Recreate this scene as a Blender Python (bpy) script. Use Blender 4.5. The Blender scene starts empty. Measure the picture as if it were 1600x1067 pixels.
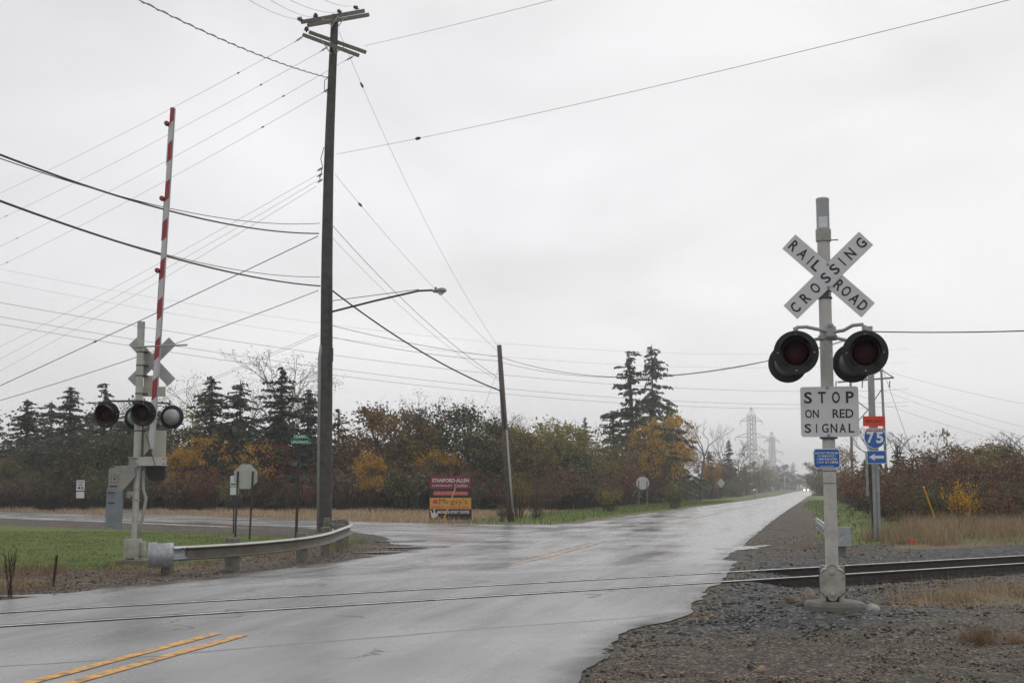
import bpy, bmesh, math, random
import numpy as np
from mathutils import Vector, Matrix, geometry

rnd = random.Random(11)
nrng = np.random.default_rng(11)
scene = bpy.context.scene
COL = scene.collection
PI = math.pi

# ------------------------------------------------------------------ camera maths
F, CX, CY, CAMZ = 2050.0, 800.0, 533.5, 1.5
PITCH = math.atan(223.5 / F)
cp, sp = math.cos(PITCH), math.sin(PITCH)

def ray(px, py):
    a, b = (px - CX) / F, (CY - py) / F
    return Vector((a, cp - sp * b, sp + cp * b))

def at(px, py, Y):
    d = ray(px, py)
    return Vector((0, 0, CAMZ)) + d * (Y / d.y)

# road frame: d along, n to the right ; rail frame: w across
TH = math.atan(474 / F * cp)
d = Vector((math.sin(TH), math.cos(TH), 0)); n = Vector((math.cos(TH), -math.sin(TH), 0))
VOFF = 5.78
NR = Vector((-0.594, 0.8045, 0)); TR = Vector((0.8045, 0.594, 0))
WC = 15.02

def uv(x, y): return x * d.x + y * d.y, x * n.x + y * n.y + VOFF
def wof(x, y): return x * NR.x + y * NR.y
def bend(u): return 5.0 * np.clip((np.asarray(u, float) - 240) / 300, 0, 3) ** 2
def road_xy(u, v):
    v = v - VOFF + bend(u)
    return u * d.x + v * n.x, u * d.y + v * n.y

def sstep(a, b, t):
    t = np.clip((np.asarray(t, float) - a) / (b - a), 0, 1)
    return t * t * (3 - 2 * t)

_U = np.arange(-200, 3000, 2.0)
_Z = np.interp(_U, [-200, 0, 52, 70, 110, 200, 340, 470, 560, 700, 1200, 3000],
               [0, 0, 0, -.03, -.22, -.70, -1.15, -.85, -.72, -.95, -1.3, -1.3])
_k = np.ones(13) / 13
_Z = np.convolve(np.pad(_Z, 6, mode='edge'), _k, 'valid')

def GZ(x, y):
    x = np.asarray(x, float); y = np.asarray(y, float)
    u, v = uv(x, y); v = v - bend(u); w = wof(x, y)
    z = np.interp(u, _U, _Z)
    z = z + .03 * sstep(9, 13, w) * (1 - sstep(17, 19, w)) - .12 * sstep(17, 24, w)
    tr = 1 - sstep(1.3, 2.8, np.abs(w - WC))
    z = z - .17 * tr * sstep(4.6, 5.8, np.abs(v))
    z = z + .17 * sstep(18, 24, w) * sstep(6, 10, v) * (1 - sstep(60, 90, u))
    z = z + .07 * np.exp(-((x - 3.75) ** 2 + (y - 15.3) ** 2) / 1.5)
    z = z + .16 * np.exp(-((x + 9.2) ** 2 + (y - 22.6) ** 2) / 6.0)
    z = z + .25 * sstep(9, 30, v) * sstep(20, 40, u)
    return z

def gz(x, y): return float(GZ(x, y))
def gp(px, py, lift=0.0):
    """ground point seen at this pixel"""
    r = ray(px, py); z = 0.0
    for _ in range(12):
        t = (z - CAMZ) / r.z; x, y = r.x * t, r.y * t
        z = gz(x, y) + lift
    return Vector((x, y, z))
def gat(px, Y):
    X = (px - CX) / F * Y / cp * 1.0
    # azimuth only: solve for the ground point at that depth
    r = ray(px, 757); X = r.x * Y / r.y
    return Vector((X, Y, gz(X, Y)))

# ------------------------------------------------------------------ materials
MATS = {}
def mat(name, base=(.5, .5, .5), rough=.6, metal=0.0, var=.15, scale=6.0, bump=0.0, spec=.5, bscale=None, dirt=None, dscale=2.0, damt=.5, emit=None, dthr=(.5, .75)):
    if name in MATS: return MATS[name]
    m = bpy.data.materials.new(name); m.use_nodes = True
    nt = m.node_tree; N = nt.nodes; L = nt.links
    b = N['Principled BSDF']
    b.inputs['Roughness'].default_value = rough; b.inputs['Metallic'].default_value = metal
    b.inputs['Specular IOR Level'].default_value = spec
    tc = N.new('ShaderNodeTexCoord')
    nz = N.new('ShaderNodeTexNoise'); nz.inputs['Scale'].default_value = scale; nz.inputs['Detail'].default_value = 6
    L.new(tc.outputs['Object'], nz.inputs['Vector'])
    rp = N.new('ShaderNodeMapRange'); rp.inputs[1].default_value = .3; rp.inputs[2].default_value = .7
    rp.inputs[3].default_value = 1 - var; rp.inputs[4].default_value = 1 + var
    L.new(nz.outputs['Fac'], rp.inputs[0])
    mx = N.new('ShaderNodeMix'); mx.data_type = 'RGBA'; mx.blend_type = 'MULTIPLY'; mx.inputs[0].default_value = 1
    mx.inputs[6].default_value = (*base, 1); L.new(rp.outputs[0], mx.inputs[7])
    out = mx.outputs[2]
    if dirt:
        n2 = N.new('ShaderNodeTexNoise'); n2.inputs['Scale'].default_value = dscale; n2.inputs['Detail'].default_value = 8; n2.inputs['Roughness'].default_value = .65
        L.new(tc.outputs['Object'], n2.inputs['Vector'])
        r2 = N.new('ShaderNodeMapRange'); r2.inputs[1].default_value = dthr[0]; r2.inputs[2].default_value = dthr[1]
        r2.inputs[3].default_value = 0; r2.inputs[4].default_value = damt
        L.new(n2.outputs['Fac'], r2.inputs[0])
        m2 = N.new('ShaderNodeMix'); m2.data_type = 'RGBA'
        L.new(r2.outputs[0], m2.inputs[0]); L.new(out, m2.inputs[6]); m2.inputs[7].default_value = (*dirt, 1)
        out = m2.outputs[2]
    L.new(out, b.inputs['Base Color'])
    if bump:
        n3 = N.new('ShaderNodeTexNoise'); n3.inputs['Scale'].default_value = bscale or scale * 4; n3.inputs['Detail'].default_value = 5
        L.new(tc.outputs['Object'], n3.inputs['Vector'])
        bp = N.new('ShaderNodeBump'); bp.inputs['Strength'].default_value = bump; bp.inputs['Distance'].default_value = .02
        L.new(n3.outputs['Fac'], bp.inputs['Height']); L.new(bp.outputs['Normal'], b.inputs['Normal'])
    if emit:
        b.inputs['Emission Color'].default_value = (*emit[0], 1); b.inputs['Emission Strength'].default_value = emit[1]
    MATS[name] = m
    return m

def leafmat(name, a, b_, rough=.65, trans=.25):
    """foliage: hue drifts leaf by leaf (tint attribute) and from plant to plant"""
    if name in MATS: return MATS[name]
    m = bpy.data.materials.new(name); m.use_nodes = True
    nt = m.node_tree; N = nt.nodes; L = nt.links; bs = N['Principled BSDF']
    at_ = N.new('ShaderNodeAttribute'); at_.attribute_name = 'tint'
    oi = N.new('ShaderNodeObjectInfo')
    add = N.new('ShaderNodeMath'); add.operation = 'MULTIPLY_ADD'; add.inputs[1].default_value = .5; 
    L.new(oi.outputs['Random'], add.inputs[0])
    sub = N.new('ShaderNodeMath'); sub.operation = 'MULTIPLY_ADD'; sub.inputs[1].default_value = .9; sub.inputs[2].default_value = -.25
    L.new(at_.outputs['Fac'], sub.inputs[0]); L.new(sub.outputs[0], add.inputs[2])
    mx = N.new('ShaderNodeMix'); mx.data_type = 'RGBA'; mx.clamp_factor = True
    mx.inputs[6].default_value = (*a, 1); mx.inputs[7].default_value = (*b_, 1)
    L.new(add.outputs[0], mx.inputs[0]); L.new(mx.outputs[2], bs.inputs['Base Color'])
    bs.inputs['Roughness'].default_value = rough; bs.inputs['Specular IOR Level'].default_value = .25
    if trans:
        tl = N.new('ShaderNodeBsdfTranslucent'); L.new(mx.outputs[2], tl.inputs['Color'])
        ms = N.new('ShaderNodeMixShader'); ms.inputs[0].default_value = trans
        L.new(bs.outputs[0], ms.inputs[1]); L.new(tl.outputs[0], ms.inputs[2])
        L.new(ms.outputs[0], N['Material Output'].inputs['Surface'])
    MATS[name] = m
    return m

# ------------------------------------------------------------------ mesh builder
class MB:
    def __init__(s): s.v = []; s.f = []; s.m = []; s.tint = None
    def add(s, vs, fs, mi=0, M=None):
        o = len(s.v)
        for p in vs:
            p = Vector(p)
            s.v.append(tuple(M @ p) if M is not None else tuple(p))
        for f in fs: s.f.append(tuple(i + o for i in f)); s.m.append(mi)
        return s
    def box(s, c, size, M=None, mi=0, bev=0.0):
        x, y, z = (k / 2 for k in size); c = Vector(c)
        if bev:
            bm = bmesh.new(); bmesh.ops.create_cube(bm, size=1.0)
            bmesh.ops.scale(bm, vec=size, verts=bm.verts)
            bmesh.ops.bevel(bm, geom=bm.edges[:], offset=bev, segments=2, affect='EDGES', profile=.5)
            bm.verts.index_update()
            vs = [p.co + c for p in bm.verts]; fs = [[q.index for q in f.verts] for f in bm.faces]; bm.free()
            return s.add(vs, fs, mi, M)
        vs = [c + Vector(q) for q in ((-x,-y,-z),(x,-y,-z),(x,y,-z),(-x,y,-z),(-x,-y,z),(x,-y,z),(x,y,z),(-x,y,z))]
        return s.add(vs, [(0,3,2,1),(4,5,6,7),(0,1,5,4),(1,2,6,5),(2,3,7,6),(3,0,4,7)], mi, M)
    def tube(s, pts, r, k=8, mi=0, caps=True, M=None):
        pts = [Vector(p) for p in pts]; N_ = len(pts)
        rs = r if isinstance(r, (list, tuple)) else [r] * N_
        vs = []; fs = []; up = None
        for i, p in enumerate(pts):
            t = (pts[min(i + 1, N_ - 1)] - pts[max(i - 1, 0)])
            t = t.normalized() if t.length > 1e-9 else Vector((0, 0, 1))
            if up is None:
                up = t.orthogonal().normalized()
            else:
                up = (up - t * up.dot(t))
                up = up.normalized() if up.length > 1e-6 else t.orthogonal().normalized()
            b = t.cross(up)
            for j in range(k):
                a = 2 * PI * j / k
                vs.append(p + (up * math.cos(a) + b * math.sin(a)) * rs[i])
        for i in range(N_ - 1):
            for j in range(k):
                q = (j + 1) % k
                fs.append((i*k+j, i*k+q, (i+1)*k+q, (i+1)*k+j))
        if caps:
            fs.append(tuple(reversed(range(k)))); fs.append(tuple((N_-1)*k + j for j in range(k)))
        return s.add(vs, fs, mi, M)
    def cyl(s, a, b, r0, r1=None, k=16, mi=0, M=None):
        return s.tube([a, b], [r0, r0 if r1 is None else r1], k, mi, True, M)
    def lathe(s, prof, o=(0,0,0), axis=(0,0,1), k=24, mi=0, M=None):
        """prof: (radius, height) along axis"""
        ax = Vector(axis).normalized(); u_ = ax.orthogonal().normalized(); w_ = ax.cross(u_); o = Vector(o)
        vs = []; fs = []
        for r, h in prof:
            for j in range(k):
                a = 2 * PI * j / k
                vs.append(o + ax * h + (u_ * math.cos(a) + w_ * math.sin(a)) * max(r, 1e-4))
        for i in range(len(prof) - 1):
            for j in range(k):
                q = (j + 1) % k; fs.append((i*k+j, i*k+q, (i+1)*k+q, (i+1)*k+j))
        return s.add(vs, fs, mi, M)
    def prism(s, outline, y0, y1, mi=0, M=None):
        """outline (x,z) extruded along y"""
        k = len(outline)
        vs = [(x, y0, z) for x, z in outline] + [(x, y1, z) for x, z in outline]
        fs = [tuple(range(k)), tuple(reversed(range(k, 2*k)))] + [((i+1) % k, i, k+i, k+(i+1) % k) for i in range(k)]
        return s.add(vs, fs, mi, M)
    def build(s, name, mats, parent=None, smooth=False, angle=None):
        me = bpy.data.meshes.new(name); me.from_pydata(s.v, [], s.f)
        for m in (mats if isinstance(mats, (list, tuple)) else [mats]): me.materials.append(m)
        if any(s.m): me.polygons.foreach_set('material_index', s.m)
        if smooth: me.polygons.foreach_set('use_smooth', [True] * len(s.f))
        me.update()
        if smooth and angle is not None:
            me.set_sharp_from_angle(angle=math.radians(angle))
        o = bpy.data.objects.new(name, me); COL.objects.link(o)
        if parent: o.parent = parent
        return o

def npmesh(name, verts, faces, material, parent=None, tint=None, link=True):
    me = bpy.data.meshes.new(name)
    verts = np.asarray(verts, np.float32); faces = np.asarray(faces, np.int32)
    k = faces.shape[1]
    me.vertices.add(len(verts)); me.vertices.foreach_set('co', verts.ravel())
    me.loops.add(faces.size); me.loops.foreach_set('vertex_index', faces.ravel())
    me.polygons.add(len(faces)); me.polygons.foreach_set('loop_start', np.arange(0, faces.size, k, dtype=np.int32))
    me.update(calc_edges=True)
    if tint is not None:
        a = me.attributes.new('tint', 'FLOAT', 'POINT'); a.data.foreach_set('value', np.asarray(tint, np.float32))
    if material: me.materials.append(material)
    if not link: return me
    o = bpy.data.objects.new(name, me); COL.objects.link(o)
    if parent: o.parent = parent
    return o

def each(name, mats, parent, smooth=False, angle=None):
    """returns a function that starts a fresh piece; every piece becomes an object of its own"""
    out = []
    def new(): m_ = MB(); out.append(m_); return m_
    def done(): return [m_.build(name, mats, parent, smooth, angle) for m_ in out]
    return new, done

def tag(o, label=None, cat=None, group=None, kind=None):
    if label: o['label'] = label
    if cat: o['category'] = cat
    if group: o['group'] = group
    if kind: o['kind'] = kind
    return o
def thing(name, loc, label, cat, rz=0.0, group=None):
    o = bpy.data.objects.new(name, None); COL.objects.link(o)
    o.location = loc; o.rotation_euler = (0, 0, rz); o.empty_display_size = .2
    return tag(o, label, cat, group)

# ------------------------------------------------------------------ lettering
_tcache = {}
def glyphs(text, bold=0.0):
    key = (text, bold)
    if key in _tcache: return _tcache[key]
    c = bpy.data.curves.new('lettering_curve', 'FONT'); c.body = text; c.size = 1; c.offset = bold; c.resolution_u = 3
    o = bpy.data.objects.new('lettering_curve', c); COL.objects.link(o)
    dg = bpy.context.evaluated_depsgraph_get(); dg.update()
    me = bpy.data.meshes.new_from_object(o.evaluated_get(dg))
    vs = [(v.co.x, v.co.y) for v in me.vertices]; fs = [tuple(p.vertices) for p in me.polygons]
    bpy.data.objects.remove(o); bpy.data.curves.remove(c); bpy.data.meshes.remove(me)
    _tcache[key] = (vs, fs)
    return _tcache[key]
def text(mb, s_, xc, zc, w, h, y, bold=.01, mi=0, rot=0.0, shear=0.0, back=False):
    vs, fs = glyphs(s_, bold)
    x0 = min(v[0] for v in vs); x1 = max(v[0] for v in vs); y0 = min(v[1] for v in vs); y1 = max(v[1] for v in vs)
    sh = h / (y1 - y0); sw = (w / (x1 - x0)) if w else sh
    ca, sa = math.cos(rot), math.sin(rot); out = []
    for a, b in vs:
        p = (a - (x0 + x1) / 2) * sw; q = (b - (y0 + y1) / 2) * sh; p += q * shear
        out.append((xc + p * ca - q * sa, y, zc + p * sa + q * ca))
    mb.add(out, fs, mi)
def letters(mb, s_, x0, x1, zc, h, y, w=None, bold=.015):
    k = len(s_)
    for i, ch in enumerate(s_):
        if ch == ' ': continue
        ww = (w or h * .62) * {'I': .16, 'M': 1.15, 'W': 1.2, '1': .4, 'L': .85, 'E': .85}.get(ch, 1)
        text(mb, ch, x0 + (x1 - x0) * i / (k - 1), zc, ww, h, y, bold)
def rrect(cx, cz, w, h, r, k=5):
    out = []
    for (sx, sz, a0) in ((1, -1, -PI/2), (1, 1, 0), (-1, 1, PI/2), (-1, -1, PI)):
        for i in range(k):
            a = a0 + PI / 2 * i / (k - 1)
            out.append((cx + sx * (w/2 - r) + r * math.cos(a), cz + sz * (h/2 - r) + r * math.sin(a)))
    return out
# ------------------------------------------------------------------ ground, roads
def poly_sd(poly, x, y):
    """signed distance, positive inside"""
    p = np.array(poly, float); q = np.roll(p, -1, 0)
    best = np.full(x.shape, 1e9); ins = np.zeros(x.shape, bool)
    for (ax, ay), (bx, by) in zip(p, q):
        dx, dy = bx - ax, by - ay
        t = np.clip(((x - ax) * dx + (y - ay) * dy) / (dx*dx + dy*dy + 1e-12), 0, 1)
        best = np.minimum(best, np.hypot(x - ax - t*dx, y - ay - t*dy))
        c = ((ay > y) != (by > y)) & (x < (bx - ax) * (y - ay) / ((by - ay) if abs(by - ay) > 1e-12 else 1e-12) + ax)
        ins ^= c
    return np.where(ins, best, -best)

S2 = math.sqrt(.5)
def qr(q, r): return ((q - r) * S2, (q + r) * S2)
rr = np.random.default_rng(5)
def wob(x, f, seed=0):
    x = np.asarray(x, float)
    return (np.sin(x*f + seed) + .6*np.sin(x*f*2.3 + seed*1.7 + 1) + .4*np.sin(x*f*5.1 + seed*2.9 + 2)) / 2

# main road outline in (u,v)
us = np.concatenate([np.arange(-20, 70, .22), np.arange(70, 200, 1.0), np.arange(200, 1400, 8.0)])
def edge_r(u):
    x, y = road_xy(u, 4.0); w = wof(x, y)
    k = np.clip((80 - u) / 60, .15, 1)
    return 3.86 + .14 * (1 - sstep(10, 14, u)) + .45 * sstep(10.2, 11.2, w) * (1 - sstep(18.2, 19.4, w)) + k * (.06*wob(u, .9, 1) + .035*wob(u, 3.1, 3) + .022 * rr.standard_normal(np.shape(u)))
def edge_l(u):
    k = np.clip((80 - u) / 60, .15, 1)
    return -4.35 + .45 * sstep(18, 30, u) - k * (.09*wob(u, .8, 7) + .04*wob(u, 3.1, 5) + .02 * rr.standard_normal(np.shape(u)))
eR, eL = edge_r(us), edge_l(us)
NV = 22
rv = []; 
for i, u in enumerate(us):
    for j in range(NV + 1):
        rv.append((u, eL[i] + (eR[i] - eL[i]) * j / NV))
rv = np.array(rv)
X, Y = road_xy(rv[:, 0], rv[:, 1])
Z = GZ(X, Y) + .014
nu = len(us)
base_idx = np.arange(nu - 1)[:, None] * (NV + 1) + np.arange(NV)[None, :]
b0 = base_idx.ravel()
faces = np.stack([b0, b0 + 1, b0 + NV + 2, b0 + NV + 1], 1)
V3 = np.stack([X, Y, Z], 1)
# skirts down both edges
def skirt(idx):
    global V3, faces
    lo = V3[idx].copy(); lo[:, 2] -= .09
    s0 = len(V3); V3 = np.vstack([V3, lo])
    i = np.arange(len(idx) - 1)
    faces = np.vstack([faces, np.stack([idx[i], idx[i+1], s0 + i + 1, s0 + i], 1)])
skirt(np.arange(nu) * (NV + 1)); skirt(np.arange(nu) * (NV + 1) + NV)

def asphalt(name, dark=.05, seedoff=0.0, track=True, streak=True):
    m = bpy.data.materials.new(name); m.use_nodes = True
    nt = m.node_tree; N = nt.nodes; L = nt.links; b = N['Principled BSDF']
    tc = N.new('ShaderNodeTexCoord')
    rot = N.new('ShaderNodeMapping'); rot.vector_type = 'TEXTURE'; rot.inputs['Rotation'].default_value = (0, 0, -TH if track else PI/4)
    rot.inputs['Location'].default_value = (-n.x*VOFF + seedoff, -n.y*VOFF, 0)
    L.new(tc.outputs['Object'], rot.inputs['Vector'])
    st = N.new('ShaderNodeMapping'); st.inputs['Scale'].default_value = (1.3, .13, 1); L.new(rot.outputs[0], st.inputs['Vector'])
    def noise(vec, sc, det=6, ro=.6):
        k = N.new('ShaderNodeTexNoise'); k.inputs['Scale'].default_value = sc; k.inputs['Detail'].default_value = det; k.inputs['Roughness'].default_value = ro
        L.new(vec, k.inputs['Vector']); return k.outputs['Fac']
    def mr(x, a, c, lo, hi):
        k = N.new('ShaderNodeMapRange'); k.inputs[1].default_value = a; k.inputs[2].default_value = c; k.inputs[3].default_value = lo; k.inputs[4].default_value = hi
        L.new(x, k.inputs[0]); return k.outputs[0]
    def mt(op, a, c):
        k = N.new('ShaderNodeMath'); k.operation = op
        for i, q in enumerate((a, c)):
            if isinstance(q, (int, float)): k.inputs[i].default_value = q
            else: L.new(q, k.inputs[i])
        return k.outputs[0]
    big = noise(st.outputs[0], .9, 7, .62)
    blot = noise(rot.outputs[0], .35, 6, .6)
    fine = noise(rot.outputs[0], 55, 3, .7)
    grit = noise(rot.outputs[0], 240, 2, .6)
    v = mt('MULTIPLY', mr(fine, .3, .7, .68, 1.35), mr(grit, .3, .7, .75, 1.3))
    v = mt('MULTIPLY', v, mr(big, .3, .7, .72, 1.28))
    # cracks: voronoi cell borders, broken up by noise
    vo = N.new('ShaderNodeTexVoronoi'); vo.feature = 'DISTANCE_TO_EDGE'; vo.inputs['Scale'].default_value = .33
    dn = N.new('ShaderNodeMapping'); dn.inputs['Scale'].default_value = (1.0, .55, 1); L.new(rot.outputs[0], dn.inputs['Vector'])
    nzv = N.new('ShaderNodeTexNoise'); nzv.inputs['Scale'].default_value = 1.4; nzv.inputs['Detail'].default_value = 5
    L.new(rot.outputs[0], nzv.inputs['Vector'])
    vm = N.new('ShaderNodeVectorMath'); vm.operation = 'MULTIPLY_ADD'; vm.inputs[1].default_value = (1.3, 1.3, 0)
    L.new(nzv.outputs['Color'], vm.inputs[0]); L.new(dn.outputs[0], vm.inputs[2]); L.new(vm.outputs[0], vo.inputs['Vector'])
    crack = mr(vo.outputs['Distance'], .003, .012, 1, 0)
    crack = mt('MULTIPLY', crack, mr(noise(rot.outputs[0], .5, 3), .5, .6, 0, .8))
    cw = N.new('ShaderNodeMix'); cw.data_type = 'FLOAT'
    rough = mr(big, .32, .68, .12, .30)
    rough = mt('ADD', rough, mr(blot, .35, .65, -.05, .09))
    if track:
        wn = N.new('ShaderNodeVectorMath'); wn.operation = 'DOT_PRODUCT'; wn.inputs[1].default_value = tuple(NR)
        L.new(tc.outputs['Object'], wn.inputs[0])
        wob_ = mr(noise(rot.outputs[0], .8, 4), 0, 1, -.35, .35)
        w_ = mt('ABSOLUTE', mt('ADD', mt('SUBTRACT', wn.outputs['Value'], WC), wob_), 0)
        patch = mr(w_, 2.6, 3.6, 1, 0)
        patch = mt('MULTIPLY', patch, mr(noise(st.outputs[0], 1.7, 6), .38, .62, .25, 1))
        v = mt('MULTIPLY', v, mr(patch, 0, 1, 1, .58)); v = mt('MULTIPLY', v, mr(blot, .36, .64, .72, 1.2))
        rough = mt('ADD', rough, mr(patch, 0, 1, 0, .17))
        # paving joints either side of the track
        sw = mt('ABSOLUTE', mt('SUBTRACT', mt('ABSOLUTE', mt('SUBTRACT', mt('ADD', wn.outputs['Value'], mr(noise(rot.outputs[0], .6, 3), 0, 1, -.2, .2)), WC), 0), 3.85), 0)
        joint = mr(sw, .015, .05, 1, 0)
        crack = mt('MAXIMUM', crack, mt('MULTIPLY', joint, .7))
    v = mt('MULTIPLY', v, dark)
    v = mt('MULTIPLY', v, mr(crack, 0, 1, 1, .3))
    rough = mt('ADD', rough, mr(crack, 0, 1, 0, .4))
    cc = N.new('ShaderNodeCombineColor')
    L.new(v, cc.inputs[0]); L.new(mt('MULTIPLY', v, .985), cc.inputs[1]); L.new(mt('MULTIPLY', v, 1.0), cc.inputs[2])
    L.new(cc.outputs[0], b.inputs['Base Color'])
    cl = N.new('ShaderNodeClamp'); cl.inputs[1].default_value = .08; cl.inputs[2].default_value = .8
    L.new(rough, cl.inputs[0]); L.new(cl.outputs[0], b.inputs['Roughness'])
    b.inputs['Specular IOR Level'].default_value = .5
    bp = N.new('ShaderNodeBump'); bp.inputs['Strength'].default_value = .3; bp.inputs['Distance'].default_value = .005
    h = mt('ADD', mt('MULTIPLY', grit, .5), mt('ADD', fine, mt('MULTIPLY', crack, -1.5)))
    L.new(h, bp.inputs['Height']); L.new(bp.outputs['Normal'], b.inputs['Normal'])
    return m
M_ROAD = asphalt('wet_asphalt', .2)
road = npmesh('road', V3, faces, M_ROAD); tag(road, kind='structure')
for p in road.data.polygons: p.use_smooth = True

# side street with its flared mouth and crumbling corner
def gxy(px, py):
    p = gp(px, py); return (p.x, p.y)
far_e = [qr(35.3, r) for r in (190, 120, 80, 62)] + [gxy(*q) for q in ((120, 799.5), (300, 805), (440, 810.5), (560, 815), (640, 817), (720, 818.4), (800, 819.6), (856, 819.5))]
un0 = uv(*gxy(860, 819))[0]; un1 = uv(*gxy(560, 869))[0]
mid = [road_xy(float(u), -3.0) for u in np.linspace(un0 + 4, un1, 30)]
near_e = [gxy(*q) for q in ((566, 868.5), (598, 867.5), (628, 865.5), (655, 861), (680, 856.5), (664, 853.5), (636, 852), (612, 849.5), (604, 846), (610, 842), (602, 838.5), (590, 836), (575, 834.5), (556, 832), (520, 829), (470, 824.5), (330, 818), (150, 812.5))] + [qr(28.0, r) for r in (40, 70, 110, 190)]
CROSS = [tuple(map(float, q)) for q in far_e + mid + near_e]
def densify(poly, step=.35, jit=.05):
    out = []
    for (ax, ay), (bx, by) in zip(poly, poly[1:] + poly[:1]):
        L_ = math.hypot(bx-ax, by-ay); k = max(1, int(L_ / step)); k = min(k, 60)
        for i in range(k):
            t = i / k; j = jit if k > 2 else 0
            out.append((ax + (bx-ax)*t + rnd.gauss(0, j), ay + (by-ay)*t + rnd.gauss(0, j)))
    return out
def pave(name, poly, lift, material, step):
    bd = densify(poly, step)
    xs_ = [q[0] for q in bd]; ys_ = [q[1] for q in bd]
    gx, gy = np.meshgrid(np.arange(max(min(xs_), -40), max(xs_), 1.2), np.arange(min(ys_), min(max(ys_), 90), 1.2))
    sd = poly_sd(bd, gx, gy); keep = sd > .5
    pts = [Vector(q) for q in bd] + [Vector((a, b)) for a, b in zip(gx[keep], gy[keep])]
    k = len(bd)
    vo, eo, fo, *_ = geometry.delaunay_2d_cdt(pts, [(i, (i+1) % k) for i in range(k)], [], 1, 1e-5)
    vo = np.array([(q.x, q.y) for q in vo]); zz = GZ(vo[:, 0], vo[:, 1]) + lift
    mb = MB(); mb.add([(a, b, c) for (a, b), c in zip(vo, zz)], [tuple(f) for f in fo])
    # rim
    o = len(mb.v)
    rim = [(a, b, gz(a, b) + lift) for a, b in bd]
    mb.add([(a, b, c) for a, b, c in rim] + [(a, b, c - .08) for a, b, c in rim], [(i, (i+1) % k, k + (i+1) % k, k + i) for i in range(k)])
    ob = mb.build(name, material); 
    return ob
M_CROSS = asphalt('wet_asphalt_side_street', .19, 37.0, track=False)
cross = pave('side_street', CROSS, .009, M_CROSS, .3); tag(cross, kind='structure')

# ground sheet
def axis(lo, hi, a, b_, step, g):
    mid_ = list(np.arange(a, b_, step)); s_ = step; x = a; left = []
    while x > lo: s_ *= g; x -= s_; left.append(x)
    s_ = step; x = mid_[-1]; right = []
    while x < hi: s_ *= g; x += s_; right.append(x)
    return np.array(left[::-1] + mid_ + right)
gx1 = axis(-1500, 1500, -16, 15, .2, 1.09); gy1 = axis(-120, 2600, 6, 42, .2, 1.06)
GX, GY = np.meshgrid(gx1, gy1); gxf, gyf = GX.ravel(), GY.ravel()
uu, vv = uv(gxf, gyf); vv = vv - bend(uu); ww = wof(gxf, gyf); qq = (gxf + gyf) * S2; rr_ = (gyf - gxf) * S2
eRi = np.interp(uu, us, eR); eLi = np.interp(uu, us, eL)
sd_road = np.minimum(eRi - vv, vv - eLi)
sd_cross = poly_sd(CROSS, gxf, gyf)
sd_p = np.maximum(sd_road, sd_cross)
near = np.clip(1 - (gyf - 40) / 40, 0, 1)
jit = nrng.standard_normal(gxf.shape)
gzv = GZ(gxf, gyf) - .05 * sstep(.08, .38, sd_p)
off = sstep(.0, .6, -sd_p)
gzv = gzv + off * near * (.012 * jit + .03 * wob(gxf, 1.3, 2) * wob(gyf, 1.1, 4))
def wob2(s, f): return wob(gxf * .8 + gyf * .55, f, s) + wob(gxf * -.5 + gyf * .9, f * 1.3, s + 3)
# zone masks
ball = (1 - sstep(4.3, 5.6, np.abs(ww - WC + .4) + .5 * wob2(1, .9))) * sstep(.1, .5, -sd_p) * (1 - sstep(8, 13, -vv))
ball2 = sstep(4.0, 5.0, gxf + .7 * wob2(2, .8)) * (1 - sstep(9.6, 10.6, gyf + .4 * wob2(7, .7)))
ball = np.maximum(ball, ball2 * .9)
dry = np.exp(-((ww - 10.6 + .4 * wob2(4, .7)) / 1.0) ** 2) * sstep(4.3, 5.6, gxf + .35 * wob2(3, .9)) * .9
dry = np.maximum(dry, sstep(18.6, 20, ww) * sstep(7.4, 9.0, vv + .5 * wob2(5, .6)))
# lawn
lawn_l = sstep(6.2, 7.6, -vv + .3 * wob2(1, .5)) * sstep(23.5, 25.5, ww + .6 * wob2(6, .7)) * (1 - sstep(25.4, 26.6, qq + rr_ * .05 + .25 * wob2(2, .4)))
lawn_l = lawn_l * (1 - np.exp(-((gxf + 8.6) ** 2 + (gyf - 22.5) ** 2) / 5))
verge_l = sstep(4.2, 5.0, -vv) * (1 - sstep(8, 10.5, -vv - .03*(uu-55))) * sstep(51, 57, uu)
verge_r = sstep(5.5, 6.4, vv + .35 * wob2(9, .5) + 1.1 * sstep(60, 120, uu)) * (1 - sstep(13, 16, vv)) * sstep(33, 40, uu)
green = np.clip(lawn_l + verge_l + verge_r, 0, 1)
dry = np.maximum(dry, sstep(.2, 1.2, qq - 35.3) * (vv < -3) * (1 - verge_l) * (sd_p < 0))
dry = np.maximum(dry, sstep(25, 45, gxf)); dry = np.maximum(dry, sstep(-22, -30, -(-gxf)) * (qq < 24) * .0)
dry = np.maximum(dry, .6 * np.exp(-((-vv - 6.4) / 1.2) ** 2) * (ww > 17) * (uu < 42) * sstep(-.2, .5, wob2(8, 1.2)))
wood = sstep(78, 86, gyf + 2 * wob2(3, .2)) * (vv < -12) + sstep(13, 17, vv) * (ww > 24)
dry = np.clip(dry * (1 - green * .9), 0, 1); wood = np.clip(wood, 0, 1)
nx, ny = len(gx1), len(gy1)
ii = (np.arange(ny - 1)[:, None] * nx + np.arange(nx - 1)[None, :]).ravel()
gf = np.stack([ii, ii + 1, ii + nx + 1, ii + nx], 1)
ground = npmesh('ground', np.stack([gxf, gyf, gzv], 1), gf, None); tag(ground, kind='structure')
me = ground.data
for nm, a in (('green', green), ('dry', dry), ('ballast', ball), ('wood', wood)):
    q = me.attributes.new(nm, 'FLOAT', 'POINT'); q.data.foreach_set('value', a.astype(np.float32))
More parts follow.
